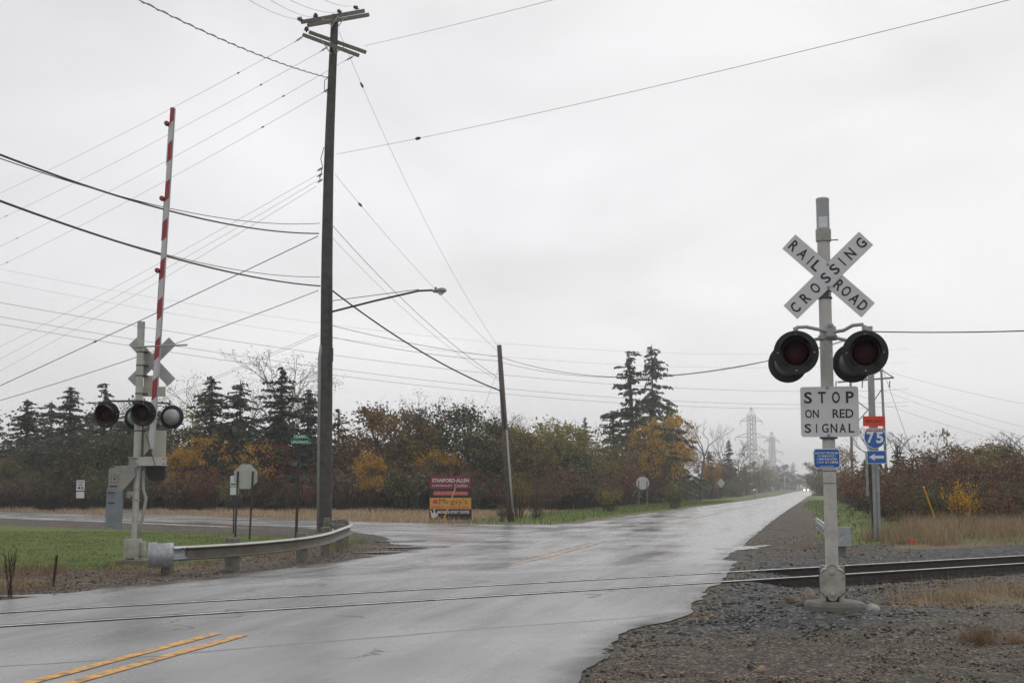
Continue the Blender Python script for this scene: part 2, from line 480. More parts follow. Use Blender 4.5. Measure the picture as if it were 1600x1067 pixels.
me.polygons.foreach_set('use_smooth', [True] * len(me.polygons))

def ground_material():
    m = bpy.data.materials.new('roadside_ground'); m.use_nodes = True
    nt = m.node_tree; N = nt.nodes; L = nt.links; b = N['Principled BSDF']; b.inputs['Roughness'].default_value = .8; b.inputs['Specular IOR Level'].default_value = .3
    tc = N.new('ShaderNodeTexCoord')
    def noise(sc, det=5, ro=.6):
        k = N.new('ShaderNodeTexNoise'); k.inputs['Scale'].default_value = sc; k.inputs['Detail'].default_value = det; k.inputs['Roughness'].default_value = ro
        L.new(tc.outputs['Object'], k.inputs['Vector']); return k
    def ramp(x, stops):
        r = N.new('ShaderNodeValToRGB'); e = r.color_ramp.elements
        while len(e) < len(stops): e.new(.5)
        for q, (p, c) in zip(e, stops): q.position = p; q.color = (*c, 1)
        L.new(x, r.inputs[0]); return r.outputs[0]
    def mix(f, a, c):
        k = N.new('ShaderNodeMix'); k.data_type = 'RGBA'; L.new(f, k.inputs[0]); L.new(a, k.inputs[6]); L.new(c, k.inputs[7]); return k.outputs[2]
    def mask(nm, nz, amt=.5):
        a = N.new('ShaderNodeAttribute'); a.attribute_name = nm
        k = N.new('ShaderNodeMath'); k.operation = 'MULTIPLY_ADD'; k.inputs[1].default_value = amt; L.new(nz, k.inputs[0]); L.new(a.outputs['Fac'], k.inputs[2])
        r = N.new('ShaderNodeMapRange'); r.inputs[1].default_value = .35 + amt/2; r.inputs[2].default_value = .65 + amt/2; L.new(k.outputs[0], r.inputs[0]); return r.outputs[0]
    vo = N.new('ShaderNodeTexVoronoi'); vo.inputs['Scale'].default_value = 42; L.new(tc.outputs['Object'], vo.inputs['Vector'])
    vo2 = N.new('ShaderNodeTexVoronoi'); vo2.inputs['Scale'].default_value = 20; L.new(tc.outputs['Object'], vo2.inputs['Vector'])
    sepc = N.new('ShaderNodeSeparateColor'); L.new(vo.outputs['Color'], sepc.inputs[0])
    sepc2 = N.new('ShaderNodeSeparateColor'); L.new(vo2.outputs['Color'], sepc2.inputs[0])
    big = noise(.5, 6).outputs['Fac']; med = noise(3, 6).outputs['Fac']; fine = noise(30, 5, .7).outputs['Fac']
    gravel = ramp(sepc.outputs[0], [(0, (.020, .0165, .013)), (.45, (.062, .049, .036)), (.8, (.1, .082, .062)), (1, (.27, .235, .19))])
    gm = N.new('ShaderNodeMix'); gm.data_type = 'RGBA'; gm.blend_type = 'MULTIPLY'; gm.inputs[0].default_value = 1
    L.new(gravel, gm.inputs[6]); L.new(ramp(med, [(.3, (.5, .5, .5)), (.7, (1.35, 1.3, 1.22))]), gm.inputs[7])
    bal = ramp(sepc2.outputs[0], [(0, (.018, .018, .019)), (.5, (.045, .045, .046)), (.85, (.09, .088, .085)), (1, (.18, .175, .17))])
    grs = ramp(fine, [(.3, (.055, .08, .014)), (.55, (.105, .15, .028)), (.75, (.165, .2, .05))])
    gr2 = N.new('ShaderNodeMix'); gr2.data_type = 'RGBA'; gr2.blend_type = 'MULTIPLY'; gr2.inputs[0].default_value = 1
    L.new(grs, gr2.inputs[6]); L.new(ramp(big, [(.3, (.75, .8, .7)), (.7, (1.2, 1.1, 1.0))]), gr2.inputs[7])
    dr = ramp(fine, [(.25, (.06, .04, .02)), (.5, (.15, .105, .05)), (.8, (.28, .2, .1))])
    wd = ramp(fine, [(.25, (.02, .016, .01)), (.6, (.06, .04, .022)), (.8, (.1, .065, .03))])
    c = mix(mask('ballast', fine), gm.outputs[2], bal)
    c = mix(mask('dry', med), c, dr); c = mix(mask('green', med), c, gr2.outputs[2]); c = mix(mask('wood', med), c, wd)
    L.new(c, b.inputs['Base Color'])
    bp = N.new('ShaderNodeBump'); bp.inputs['Strength'].default_value = .8; bp.inputs['Distance'].default_value = .02
    k = N.new('ShaderNodeMath'); k.operation = 'ADD'; L.new(vo.outputs['Distance'], k.inputs[0]); L.new(fine, k.inputs[1])
    L.new(k.outputs[0], bp.inputs['Height']); L.new(bp.outputs['Normal'], b.inputs['Normal'])
    return m
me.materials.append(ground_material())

# ------------------------------------------------------------------ painted lines
M_YEL = mat('worn_yellow_paint', (.62, .31, .04), .5, var=.3, scale=14, dirt=(.11, .09, .07), dscale=9, damt=.85, spec=.4, dthr=(.47, .62))
M_YEL2 = mat('faded_yellow_paint', (.55, .27, .06), .45, var=.2, scale=6, dirt=(.07, .065, .06), dscale=1.5, damt=.95, spec=.4, dthr=(.4, .6))
M_WHT = mat('worn_white_paint', (.6, .6, .58), .4, var=.15, scale=5, dirt=(.09, .09, .09), dscale=1.2, damt=.8)
def strip_uv(v0, v1, u0, u1, lift=.019):
    mb = MB(); k = max(2, int((u1 - u0) / (.5 if u1 < 80 else 4)))
    for i in range(k + 1):
        u = u0 + (u1 - u0) * i / k
        for v in (v0, (v0 + v1) / 2, v1):
            jx = rnd.gauss(0, .005)
            x, y = road_xy(u, v + jx); mb.v.append((float(x), float(y), gz(x, y) + lift))
    for i in range(k):
        for j in range(2):
            a = i*3 + j; mb.f.append((a, a+1, a+4, a+3)); mb.m.append(0)
    return mb
def uof(px, py):
    p = gp(px, py, .02); return uv(p.x, p.y)
ua, va = uof(340, 988); ub, vb = uof(380, 991)
for nm, v_, u1_ in (('a', va, ua), ('b', vb, ub)):
    o = strip_uv(v_ - .06, v_ + .06, -6, u1_).build('road_marking', M_YEL); tag(o, kind='structure')
uc, vc = uof(806, 878); ue, ve = uof(965, 846)
for s_ in (-.15, .13):
    o = strip_uv(vc + s_ - .05, vc + s_ + .05, uc + s_ * 2, ue + s_ * 4).build('road_marking', M_YEL2); tag(o, kind='structure')
for u0_, u1_ in ((uof(1068, 814)[0] - 4, 118), (124, 210), (222, 420)):
    o = strip_uv(.0, .17, u0_, u1_, .022).build('road_marking', M_YEL2); tag(o, kind='structure')
# edge and centre lines of the side street
def strip_q(q0, q1, r0, r1, lift, m):
    mb = MB(); k = 60
    for i in range(k + 1):
        r = r0 + (r1 - r0) * i / k
        for q in (q0, q1):
            x, y = qr(q, r); mb.v.append((x, y, gz(x, y) + lift))
    for i in range(k): mb.f.append((2*i, 2*i+1, 2*i+3, 2*i+2)); mb.m.append(0)
    o = mb.build('road_marking', m); tag(o, kind='structure')
strip_q(28.5, 28.62, 44, 150, .014, M_WHT); strip_q(34.7, 34.82, 38, 150, .014, M_WHT)
strip_q(31.5, 31.62, 46, 150, .014, M_YEL2); strip_q(31.8, 31.92, 46, 150, .014, M_YEL2)

# ------------------------------------------------------------------ railway track
M_STEEL = mat('rail_steel', (.035, .028, .024), .5, metal=.3, var=.3, scale=12, dirt=(.1, .05, .03), dscale=6, damt=.35)
M_HEAD = mat('polished_rail_head', (.42, .42, .41), .45, metal=.85, var=.25, scale=9, dirt=(.09, .06, .045), dscale=3, damt=.6)
M_TIE = mat('creosoted_tie', (.04, .033, .027), .85, var=.35, scale=8, bump=.5)
M_GAP = mat('flangeway_gap_dark', (.012, .011, .01), .95, var=.4, scale=10, spec=.05)  # black surface standing for the shade in the open flangeway
PT0 = NR * WC
track = thing('railway_track', (PT0.x, PT0.y, .0), 'single railway track of two rusty steel rails crossing the wet road on a skew', 'railway track')
track.rotation_euler = (0, 0, math.atan2(TR.y, TR.x))
HZ = .052
prof = [(-.07, -.18), (.07, -.18), (.07, -.168), (.012, -.145), (.012, -.045), (.036, -.03), (.036, -.004), (.03, 0), (-.03, 0), (-.036, -.004), (-.036, -.03), (-.012, -.045), (-.012, -.145), (-.07, -.168)]
for yy in (-.755, .755):
    mb = MB(); k = len(prof); S_ = (-30, 160)
    vs = [(s_, yy + a, HZ + b) for s_ in S_ for a, b in prof]
    fs = [((i+1) % k, i, k + i, k + (i+1) % k) for i in range(k)]
    for i, f in enumerate(fs): mb.f.append(f); mb.m.append(1 if i in (6, 7, 8) else 0)
    mb.v = vs
    mb.build('rail', [M_STEEL, M_HEAD], track)
    # flat black strips painted for the shaded grooves beside each rail at the road
    g_ = MB()
    for a, b in ((-.115, -.038), (.038, .115)):
        s0_, s1_ = 1.2, 15.9
        for i in range(40):
            p0, p1 = s0_ + (s1_-s0_)*i/40, s0_ + (s1_-s0_)*(i+1)/40
            q = []
            for s_ in (p0, p1):
                for off_ in (a + rnd.uniform(-.012, .012), b + rnd.uniform(-.012, .012)):
                    P = PT0 + TR * s_ + NR * (yy + off_)
                    q.append((s_, yy + off_, gz(P.x, P.y) + .0185))
            g_.add(q, [(0, 2, 3, 1)])
    g_.build('flangeway_strip', M_GAP, track)
for i in range(92):
    s_ = 15.5 + i * .56
    mb = MB().box((s_, rnd.uniform(-.05, .05), HZ - .275), (.23, 2.6, .17), bev=.012)
    mb.build('tie', M_TIE, track)

# ------------------------------------------------------------------ puddles
def water():
    m = bpy.data.materials.new('puddle_water'); m.use_nodes = True; b = m.node_tree.nodes['Principled BSDF']
    b.inputs['Base Color'].default_value = (.09, .088, .085, 1); b.inputs['Roughness'].default_value = .2; b.inputs['Specular IOR Level'].default_value = .6
    return m
M_WATER = water()
for (px, py), rx, ry, ang in (((1160, 856.5), .42, 1.2, -.5), ((652, 855), .9, .5, .3), ((606, 863), .6, .3, .2), ((76, 931), .6, .2, .5), ((628, 846), .7, .4, .2)):
    c = gp(px, py); mb = MB(); k = 40; zz = c.z + .02
    pts = []
    for i in range(k):
        a = 2*PI*i/k; r = 1 + .28*math.sin(3*a + px) + .18*math.sin(5*a + py) + .12*math.sin(9*a + px*.3)
        x, y = rx*r*math.cos(a), ry*r*math.sin(a); x, y = x*math.cos(ang) - y*math.sin(ang), x*math.sin(ang) + y*math.cos(ang)
        pts.append((c.x + x, c.y + y, zz))
    mb.add(pts, [tuple(range(k))]); o = mb.build('puddle', M_WATER); tag(o, kind='structure')
# ------------------------------------------------------------------ crossing signals
M_ALU = mat('silver_painted_mast', (.47, .46, .42), .5, var=.12, scale=3, dirt=(.17, .15, .115), dscale=4, damt=.65, bump=.08)
M_CAST = mat('cast_base_paint', (.36, .345, .30), .6, var=.15, scale=8, dirt=(.12, .10, .075), dscale=6, damt=.75, bump=.25)
M_GALV = mat('galvanised_sleeve', (.33, .34, .34), .5, metal=.25, var=.1, scale=6)
M_SIGNW = mat('white_sign_sheeting', (.62, .62, .63), .45, var=.05, scale=3, dirt=(.4, .4, .38), dscale=5, damt=.3)
M_BACK = mat('bare_sign_back', (.42, .42, .41), .5, metal=.2, var=.08, scale=4, dirt=(.3, .29, .27), dscale=3, damt=.4)
M_CREAM = mat('weathered_sign_back', (.50, .49, .42), .6, var=.08, scale=4, dirt=(.36, .34, .28), dscale=3, damt=.4)
M_BLK = mat('black_lettering', (.012, .012, .015), .5, var=.1)
M_DISC = mat('black_signal_disc', (.012, .012, .013), .45, var=.25, scale=5, spec=.4)
M_LENS = mat('dark_red_lens', (.03, .0012, .0016), .4, var=.3, scale=30, spec=.15)
M_DARK = mat('dark_hardware', (.05, .05, .05), .55, metal=.3, var=.2)
M_CONC = mat('weathered_concrete', (.15, .14, .12), .85, var=.2, scale=6, dirt=(.08, .075, .065), dscale=3, damt=.7, bump=.4)
M_BLUE = mat('blue_sign_sheeting', (.012, .11, .42), .45, var=.06, scale=3, dirt=(.05, .12, .35), dscale=5, damt=.3)
M_WLET = mat('white_lettering', (.72, .74, .76), .5, var=.05)
M_GLASS = mat('pale_lens_window', (.62, .64, .66), .25, var=.1, scale=30)
M_BOLT = mat('zinc_bolt', (.3, .3, .29), .45, metal=.5)

M_DGREY = mat('dark_grey_housing', (.14, .14, .145), .4, metal=.2, var=.2)
M_MOTOR = mat('grey_motor_paint', (.27, .265, .25), .6, var=.12, scale=6, dirt=(.12, .11, .1), dscale=5, damt=.5, bump=.2)
def lamp(parent, c, r, front=True, dome=None):
    """round crossing lamp: background disc facing -y (front) or +y"""
    s_ = -1 if front else 1
    c = Vector(c); k = r / .27
    o = MB().lathe([(0, .0), (r*.98, .0), (r, .006), (r, .02), (r*.94, .03), (0, .03)], c, (0, -s_, 0), 40).build('signal_light', M_DISC, parent, True, 35)
    h = MB()
    rh = .185 * k
    vs = []; fs = []; q = 28
    a0, a1 = math.radians(-55), math.radians(235)
    for j, (yy, rad) in enumerate(((0, rh), (.32, rh * 1.0), (.32, rh * .965), (0, rh * .965))):
        for i in range(q):
            a = a0 + (a1 - a0) * i / (q - 1)
            yl = yy * (1 if yy == 0 else (.45 + .55 * max(0, math.sin(a))))
            vs.append((c.x + rad * math.cos(a), c.y + s_ * yl, c.z + rad * math.sin(a)))
    for j in range(3):
        for i in range(q - 1): fs.append((j*q+i, j*q+i+1, (j+1)*q+i+1, (j+1)*q+i))
    h.add(vs, fs).build('lamp_hood', M_DISC, o, True, 40)
    MB().lathe([(.155*k, .0), (.155*k, .012), (.12*k, .035), (.06*k, .045), (0, .048)], c + Vector((0, s_*.002, 0)), (0, s_, 0), 32).build('lens', M_LENS, o, True)
    MB().lathe([(.185*k, 0), (.18*k, .05), (.15*k, .11), (.09*k, .15), (0, .16)], c + Vector((0, -s_*.028, 0)), (0, -s_, 0), 32).build('lamp_housing', dome or M_GALV, o, True, 50)
    for a in (90, -90, 0, 180):
        p = c + Vector((math.cos(math.radians(a)) * r*.8, s_*.002, math.sin(math.radians(a)) * r*.8))
        MB().lathe([(.011, 0), (.011, .008), (0, .011)], p, (0, s_, 0), 8).build('bolt', M_BOLT, o)
    return o

def locf(base, Y, nn):
    def loc(px, py):
        if py == 0: py = 750
        P = at(px, py, Y); return ((P.x - base.x) / nn.x, P.z - base.z)
    return loc

# ---- signal in the right foreground
YS = 15.3
B = gat(1296.6, YS); B.z = gz(B.x, B.y)
sig = thing('crossing_signal', B, 'silver mast with lettered white crossbuck, dark lamps and a STOP ON RED SIGNAL board', 'railroad signal', -TH)
def pl(px, py, yl=0.0):
    r = ray(px, py); o_ = Vector((0, 0, CAMZ)); P = o_ + r * (((B - o_).dot(d) + yl) / r.dot(d))
    return ((P - B).dot(n), P.z - B.z)
L1 = pl; mx0 = 0.0
def mzx(py): return mx0, L1(1290, py)[1]
zt = L1(1286, 310)[1]; zs = L1(1286, 358)[1]; zb = L1(1286, 378)[1]; zcast = L1(1300, 884)[1]; zc0 = L1(1300, 938)[1]
def Z1(py): return L1(1290, py)[1]
def Xm(px, py, yl=-.1): return pl(px, py, yl)[0]
MB().tube([(0, 0, zc0), (0, 0, zs)], .074, 28).build('mast', M_ALU, sig, True, 40)
o = MB().lathe([(.07, zb - .01), (.076, zs - .05), (.076, zt - .04), (.078, zt - .04), (.078, zt - .012), (.07, zt), (0, zt)], k=28).build('mast_top', M_GALV, sig, True, 30)
g = MB()
for i in range(10):
    a0, a1 = math.radians(-90 - 40 + 8*i), math.radians(-90 - 40 + 8*(i+1))
    za, zd = Z1(357), Z1(340)
    g.add([(.079*math.cos(a0), .079*math.sin(a0), za), (.079*math.cos(a1), .079*math.sin(a1), za), (.079*math.cos(a1), .079*math.sin(a1), zd), (.079*math.cos(a0), .079*math.sin(a0), zd)], [(0, 1, 2, 3)])
g.build('lens_window', M_GLASS, o)
MB().lathe([(.08, Z1(378)), (.09, Z1(377)), (.09, Z1(359)), (.08, Z1(358))], k=28).build('mast_band', M_CAST, sig, True, 30).data
MB().cyl((.08, -.02, Z1(376)), (.17, -.02, Z1(376)), .008, k=8).build('band_bolt', M_BOLT, sig)
# crossbuck
cz = Z1(432.5); cx = Xm(1294, 432.5)
def blade(ang, y, txt, mat_=M_SIGNW):
    M = Matrix.Translation((cx, y, cz)) @ Matrix.Rotation(-ang, 4, 'Y')
    b = MB(); b.prism(rrect(0, 0, 1.225, .228, .006, 2), 0, .004, 0)
    b.v = [tuple(M @ Vector(v)) for v in b.v]
    b.m = [0] + [1] * (len(b.m) - 1)
    o = b.build('crossbuck_blade', [mat_, M_BACK], sig)
    if txt:
        t = MB()
        for ch, p in txt:
            text(t, ch, p, 0, .085 * {'I': .18, 'N': 1.1, 'O': 1.1, 'G': 1.1, 'A': 1.15, 'D': 1.0}.get(ch, 1), .128, -.0022, .02)
        t.v = [tuple(M @ Vector(v)) for v in t.v]
        t.build('lettering', M_BLK, o)
    return o
a_ = math.atan2(111, 116)
blade(-a_, -.085, [('R', -.531), ('A', -.39), ('I', -.275), ('L', -.177), ('R', .168), ('O', .278), ('A', .41), ('D', .53)])
blade(a_, -.093, [('C', -.532), ('R', -.37), ('O', -.209), ('S', -.04), ('S', .105), ('I', .226), ('N', .358), ('G', .531)])
for dz in (.135, -.135): MB().lathe([(.016, 0), (.016, .01), (0, .014)], (cx, -.0935, cz + dz), (0, -1, 0), 10).build('bolt', M_BOLT, sig)
h = MB()
for py in (455, 466): h.lathe([(.077, -.012), (.083, -.012), (.083, .012), (.077, .012)], (0, 0, Z1(py)), k=24)
h.box((0, -.08, Z1(458)), (.09, .016, .08)); h.build('crossbuck_clamp', M_DARK, sig)
# lamp arm
za = Z1(521)
arm = MB()
(xl, zl), (xr, zr) = pl(1244, 551, -.3), pl(1352, 551, -.3)
arm.tube([(xl, -.24, Z1(520)), (xl + .015, -.24, Z1(514)), (xl + .12, -.2, Z1(513)), (-.06, -.12, Z1(517)), (.05, -.1, za), (.2, -.14, Z1(519)), (xr - .13, -.22, Z1(513)), (xr - .02, -.24, Z1(512)), (xr, -.24, Z1(518))], .021, 12)
arm.tube([(xl - .02, .5, Z1(533)), (xl + .1, .45, Z1(527)), (-.05, .13, Z1(526)), (.1, .12, Z1(526)), (xr - .1, .45, Z1(529)), (xr - .02, .5, Z1(533))], .021, 12)
arm.build('lamp_arm', M_GALV, sig, True, 60)
j = MB().box((.055, -.05, Z1(520)), (.12, .15, .14), bev=.02).box((.02, 0, Z1(528)), (.22, .19, .05), bev=.012)
j.cyl((.05, -.1, Z1(508)), (.05, -.1, Z1(512)), .04, k=12).build('junction_fitting', M_GALV, sig)
lamp(sig, (xl, -.3, zl), .258); lamp(sig, (xr, -.3, zr), .258)
for q in ((1231, 568), (1332, 567.5)):
    xq, zq = pl(*q, .42); lamp(sig, (xq, .42, zq), .234, front=False, dome=M_DGREY)
for xx, py in ((xl, 557), (xr, 551)):
    MB().cyl((xx, -.24, Z1(521)), (xx, -.24, Z1(514)), .03, k=12).build('lamp_elbow', M_GALV, sig)
# boards
def board(parent, name, x0, x1, py0, py1, zf, y, r, mats, rim=None, back=M_BACK):
    za_, zb_ = zf(py1), zf(py0); xc_, w_ = (x0 + x1) / 2, x1 - x0; zc_, h_ = (za_ + zb_) / 2, zb_ - za_
    b = MB(); b.prism(rrect(xc_, zc_, w_, h_, r), y, y + .004); b.m = [0] + [1] * (len(b.m) - 1)
    o = b.build(name, [rim or mats, back], parent)
    if rim:
        MB().prism(rrect(xc_, zc_, w_ - .02, h_ - .02, max(r - .01, .004)), y - .0015, y).build('sign_face', mats, o)
    return o, xc_, zc_, w_, h_
o, xc_, zc_, w_, h_ = board(sig, 'stop_board', Xm(1251, 644), Xm(1342, 644), 605, 683, Z1, -.1, .03, M_SIGNW)
t = MB()
letters(t, 'STOP', xc_ - .24, xc_ + .232, zc_ + .165, .135, -.1025, .09, .02)
text(t, 'ON', xc_ - .2, zc_ - .022, .155, .1, -.1025, .016); text(t, 'RED', xc_ + .15, zc_ - .022, .235, .1, -.1025, .016)
letters(t, 'SIGNAL', xc_ - .25, xc_ + .24, zc_ - .19, .105, -.1025, .075, .016)
t.build('lettering', M_BLK, o)
for py in (606, 680): MB().lathe([(.018, 0), (.018, .012), (0, .016)], (0, -.101, Z1(py)), (0, -1, 0), 12).build('bolt', M_BOLT, o)
for py in (612, 684): MB().lathe([(.075, -.015), (.082, -.015), (.082, .015), (.075, .015)], (0, 0, Z1(py)), k=24).box((0, -.085, Z1(py)), (.2, .02, .03)).build('board_clamp', M_DARK, sig)
o, xc_, zc_, w_, h_ = board(sig, 'notice_plate', Xm(1271, 716), Xm(1313, 716), 701, 731.5, Z1, -.082, .035, M_BLUE, M_WLET)
t = MB()
text(t, 'REPORT PROBLEM', xc_, zc_ + .062, .255, .025, -.086, .006); text(t, 'OR EMERGENCY', xc_, zc_ + .027, .21, .025, -.086, .006)
text(t, '1-800-946-4744', xc_, zc_ - .008, .225, .024, -.086, .02); text(t, 'X-ING', xc_ - .075, zc_ - .043, .08, .024, -.086, .006)
text(t, 'NORFOLK SOUTHERN', xc_, zc_ - .09, .15, .012, -.086, .01)
t.build('lettering', M_WLET, o)
M_DEC = mat('yellowed_decal', (.66, .6, .42), .5, var=.15, scale=30)
t = MB(); text(t, '511846', xc_ + .055, zc_ - .043, .15, .03, -.0862, .035); t.build('number_decal', M_DEC, o)
for py in (736, 755): MB().lathe([(.0745, -.004), (.0765, -.004), (.0765, .004), (.0745, .004)], (0, 0, Z1(py)), k=24).build('mast_strap', M_DARK, sig)
# cast junction base
zc1 = zcast
c_ = MB().box((0, 0, (zc0 + zc1) / 2 + .03), (.25, .26, zc1 - zc0 - .10), bev=.02)
for sx in (-1, 1):
    c_.cyl((sx*.1, -.1, zc0 + .0), (sx*.1, -.1, zc0 + .07), .035, k=10); c_.cyl((sx*.105, 0, zc1 - .09), (sx*.105, 0, zc1 + .01), .034, k=12)
c_.lathe([(.12, zc1 - .06), (.1, zc1), (.078, zc1 + .01)], k=24)
c_.build('junction_base', M_CAST, sig, True, 35)
MB().box((0, 0, zc0 + .03), (.2, .2, .07)).build('gap_fill_block', M_DISC, sig)  # black block fills the gap under the junction base so it reads dark
for sx in (-1, 1): MB().lathe([(.024, 0), (.024, .012), (0, .016)], (sx*.108, -.036, zc1 - .035), (0, -1, 0), 10).build('bolt', M_DARK, sig)
zmid = (zc0 + zc1) / 2 + .01
q_ = [(.138, .10), (.128, .118), (.10, .128), (.088, .15), (.056, .162)] + [(.054*math.cos(i*PI/16), .163 + .05*math.sin(i*PI/16)) for i in range(9)]
q_ = q_[:5] + q_[5:]
half = q_ + [(-x, z) for x, z in reversed(q_[:-1])]
ol = [(x*1.03, zmid + z*.92) for x, z in half] + [(-x*1.03, zmid - z*.92) for x, z in half]
MB().prism([(x*1.06, zmid + (z - zmid)*1.05) for x, z in ol], -.137, -.128).build('cover_seam_plate', M_DARK, sig)  # dark plate added to draw the shaded seam around the cover
cv = MB(); cv.prism(ol, -.152, -.137); cv.prism([(x*.86, zmid + (z - zmid)*.86) for x, z in ol], -.158, -.152)
o = cv.build('cover_plate', M_CAST, sig)
for dz in (.12, -.12): MB().lathe([(.03, 0), (.03, .015), (.018, .017), (.018, .035), (0, .037)], (0, -.158, zmid + dz), (0, -1, 0), 8).build('bolt', M_CAST, o)
MB().box((0, -.159, zmid + .01), (.06, .004, .03), bev=.001).build('raised_pad', M_CAST, o)
fb = MB(); fb.lathe([(.36, zc0 - .3), (.355, zc0 - .05), (.335, zc0 - .015), (.3, zc0), (0, zc0)], (.03, .03, 0), k=11)
fb.v = [(x + .012*math.sin(9*x+5*z), y + .012*math.sin(8*x), z + .008*math.sin(14*x + 3*y)) for x, y, z in fb.v]
fb.build('foundation', M_CONC, sig)

# ---- gate signal on the left
YG = 27.4
B2 = gat(213, YG); yaw2 = math.radians(-1)
n2 = Vector((math.cos(yaw2), math.sin(yaw2), 0))
gsig = thing('gate_signal', B2, 'silver railroad mast with raised red and white barrier arm and grey gate motor', 'railroad gate', yaw2)
L2 = locf(B2, YG, n2)
def Z2(py): return L2(215, py)[1]
def X2(px, py): return L2(px, py)[0]
ztop, zlow = Z2(503), Z2(714)
MB().cyl((.0, 0, zlow), (.0, 0, ztop - .12), .077, k=20).cyl((0, 0, ztop - .13), (0, 0, ztop), .073, k=20).build('mast', M_ALU, gsig, True, 40)
MB().cyl((0, 0, Z2(845)), (0, 0, zlow + .02), .066, k=20).build('mast_lower', M_ALU, gsig, True, 40)
MB().lathe([(.077, ztop - .15), (.081, ztop - .15), (.081, ztop - .03), (.078, ztop + .004), (0, ztop + .004)], k=20).build('mast_cap', M_GALV, gsig, True, 30)
xb, zbk = X2(234, 565), Z2(564)
for sgn, yy in ((1, .16), (-1, .168)):
    M = Matrix.Translation((xb, yy, zbk)) @ Matrix.Rotation(-sgn * PI/4 * 1.02, 4, 'Y')
    b = MB(); b.prism(rrect(0, 0, 1.22, .228, .006, 2), 0, .004)
    b.prism(rrect(0, .04, 1.2, .02, .004, 2), -.008, -.001); b.prism(rrect(0, -.04, 1.2, .02, .004, 2), -.008, -.001)
    b.v = [tuple(M @ Vector(v)) for v in b.v]; b.build('crossbuck_blade', M_BACK, gsig)
for py in (550, 571, 587, 615, 673):
    MB().lathe([(.078, -.012), (.084, -.012), (.084, .012), (.078, .012)], (0, 0, Z2(py)), k=18).box((.1, .06, Z2(py)), (.1, .12, .035)).build('mast_clamp', M_DARK, gsig)
b = MB().prism(rrect(X2(228, 600), Z2(597), .2, .3, .02), .17, .176).prism(rrect(X2(232, 611), Z2(611), .62, .21, .02), .178, .184)
b.build('track_plate_back', M_CREAM, gsig)
MB().prism(rrect(X2(238.5, 692), Z2(693), .47, .56, .03), .17, .176).build('stop_board_back', M_CREAM, gsig)
# lamps: pair facing the camera side, pair facing away
za2 = Z2(627)
h = MB().tube([(X2(171, 648), -.1, Z2(632)), (X2(172, 627), -.1, Z2(627)), (0, -.1, za2), (X2(228, 646), -.1, Z2(627)), (X2(228, 646), -.1, Z2(632))], .02, 10)
h.tube([(X2(203, 640), .3, Z2(636)), (X2(203, 628), .3, Z2(629)), (.0, .12, Z2(628)), (X2(261, 640), .3, Z2(629)), (X2(261, 640), .3, Z2(636))], .02, 10)
h.box((.0, 0, Z2(629)), (.2, .3, .1), bev=.02); h.build('lamp_arm', M_DARK, gsig, True, 50)
lamp(gsig, (X2(171, 648), -.2, Z2(648)), .268); lamp(gsig, (X2(228, 646.5), -.2, Z2(646.5)), .268)
lamp(gsig, (X2(204, 652), .4, Z2(651)), .25, front=False); lamp(gsig, (X2(261, 650), .4, Z2(650)), .25, front=False)
# barrier arm, striped
def stripes():
    m = bpy.data.materials.new('red_and_white_sheeting'); m.use_nodes = True; nt = m.node_tree; N = nt.nodes; L = nt.links; bs = N['Principled BSDF']
    tc = N.new('ShaderNodeTexCoord'); sx = N.new('ShaderNodeSeparateXYZ'); L.new(tc.outputs['Object'], sx.inputs[0])
    k = N.new('ShaderNodeMath'); k.operation = 'MULTIPLY_ADD'; k.inputs[1].default_value = -1.0; L.new(sx.outputs['X'], k.inputs[0]); L.new(sx.outputs['Z'], k.inputs[2])
    q = N.new('ShaderNodeMath'); q.operation = 'MULTIPLY_ADD'; q.inputs[1].default_value = 1 / .84; q.inputs[2].default_value = .262; L.new(k.outputs[0], q.inputs[0])
    f = N.new('ShaderNodeMath'); f.operation = 'FRACT'; L.new(q.outputs[0], f.inputs[0])
    g_ = N.new('ShaderNodeMath'); g_.operation = 'GREATER_THAN'; g_.inputs[1].default_value = .5; L.new(f.outputs[0], g_.inputs[0])
    lo_ = N.new('ShaderNodeMath'); lo_.operation = 'GREATER_THAN'; lo_.inputs[1].default_value = .92; L.new(sx.outputs['Z'], lo_.inputs[0])
    an = N.new('ShaderNodeMath'); an.operation = 'MULTIPLY'; L.new(g_.outputs[0], an.inputs[0]); L.new(lo_.outputs[0], an.inputs[1])
    mx = N.new('ShaderNodeMix'); mx.data_type = 'RGBA'; mx.inputs[6].default_value = (.62, .62, .62, 1); mx.inputs[7].default_value = (.36, .035, .045, 1)
    L.new(an.outputs[0], mx.inputs[0])
    nz = N.new('ShaderNodeTexNoise'); nz.inputs['Scale'].default_value = 5; L.new(tc.outputs['Object'], nz.inputs['Vector'])
    mm = N.new('ShaderNodeMix'); mm.data_type = 'RGBA'; mm.blend_type = 'MULTIPLY'; mm.inputs[0].default_value = .35; L.new(mx.outputs[2], mm.inputs[6]); L.new(nz.outputs['Color'], mm.inputs[7])
    L.new(mm.outputs[2], bs.inputs['Base Color']); bs.inputs['Roughness'].default_value = .45
    return m
P0 = (X2(239.5, 700), Z2(702)); P1 = (X2(273, 172), Z2(172))
La = math.hypot(P1[0] - P0[0], P1[1] - P0[1]); aa = math.atan2(P1[0] - P0[0], P1[1] - P0[1])
b = MB(); w0, w1 = .052, .042
b.prism([(-w0, 0), (w0, 0), (w1, La), (-w1, La)], -.018, .018)
garm = b.build('gate_arm', stripes(), gsig); garm.location = (P0[0], -.16, P0[1]); garm.rotation_euler = (0, aa, 0)
M_SIDE = mat('grey_arm_edge', (.4, .38, .38), .5, var=.1)
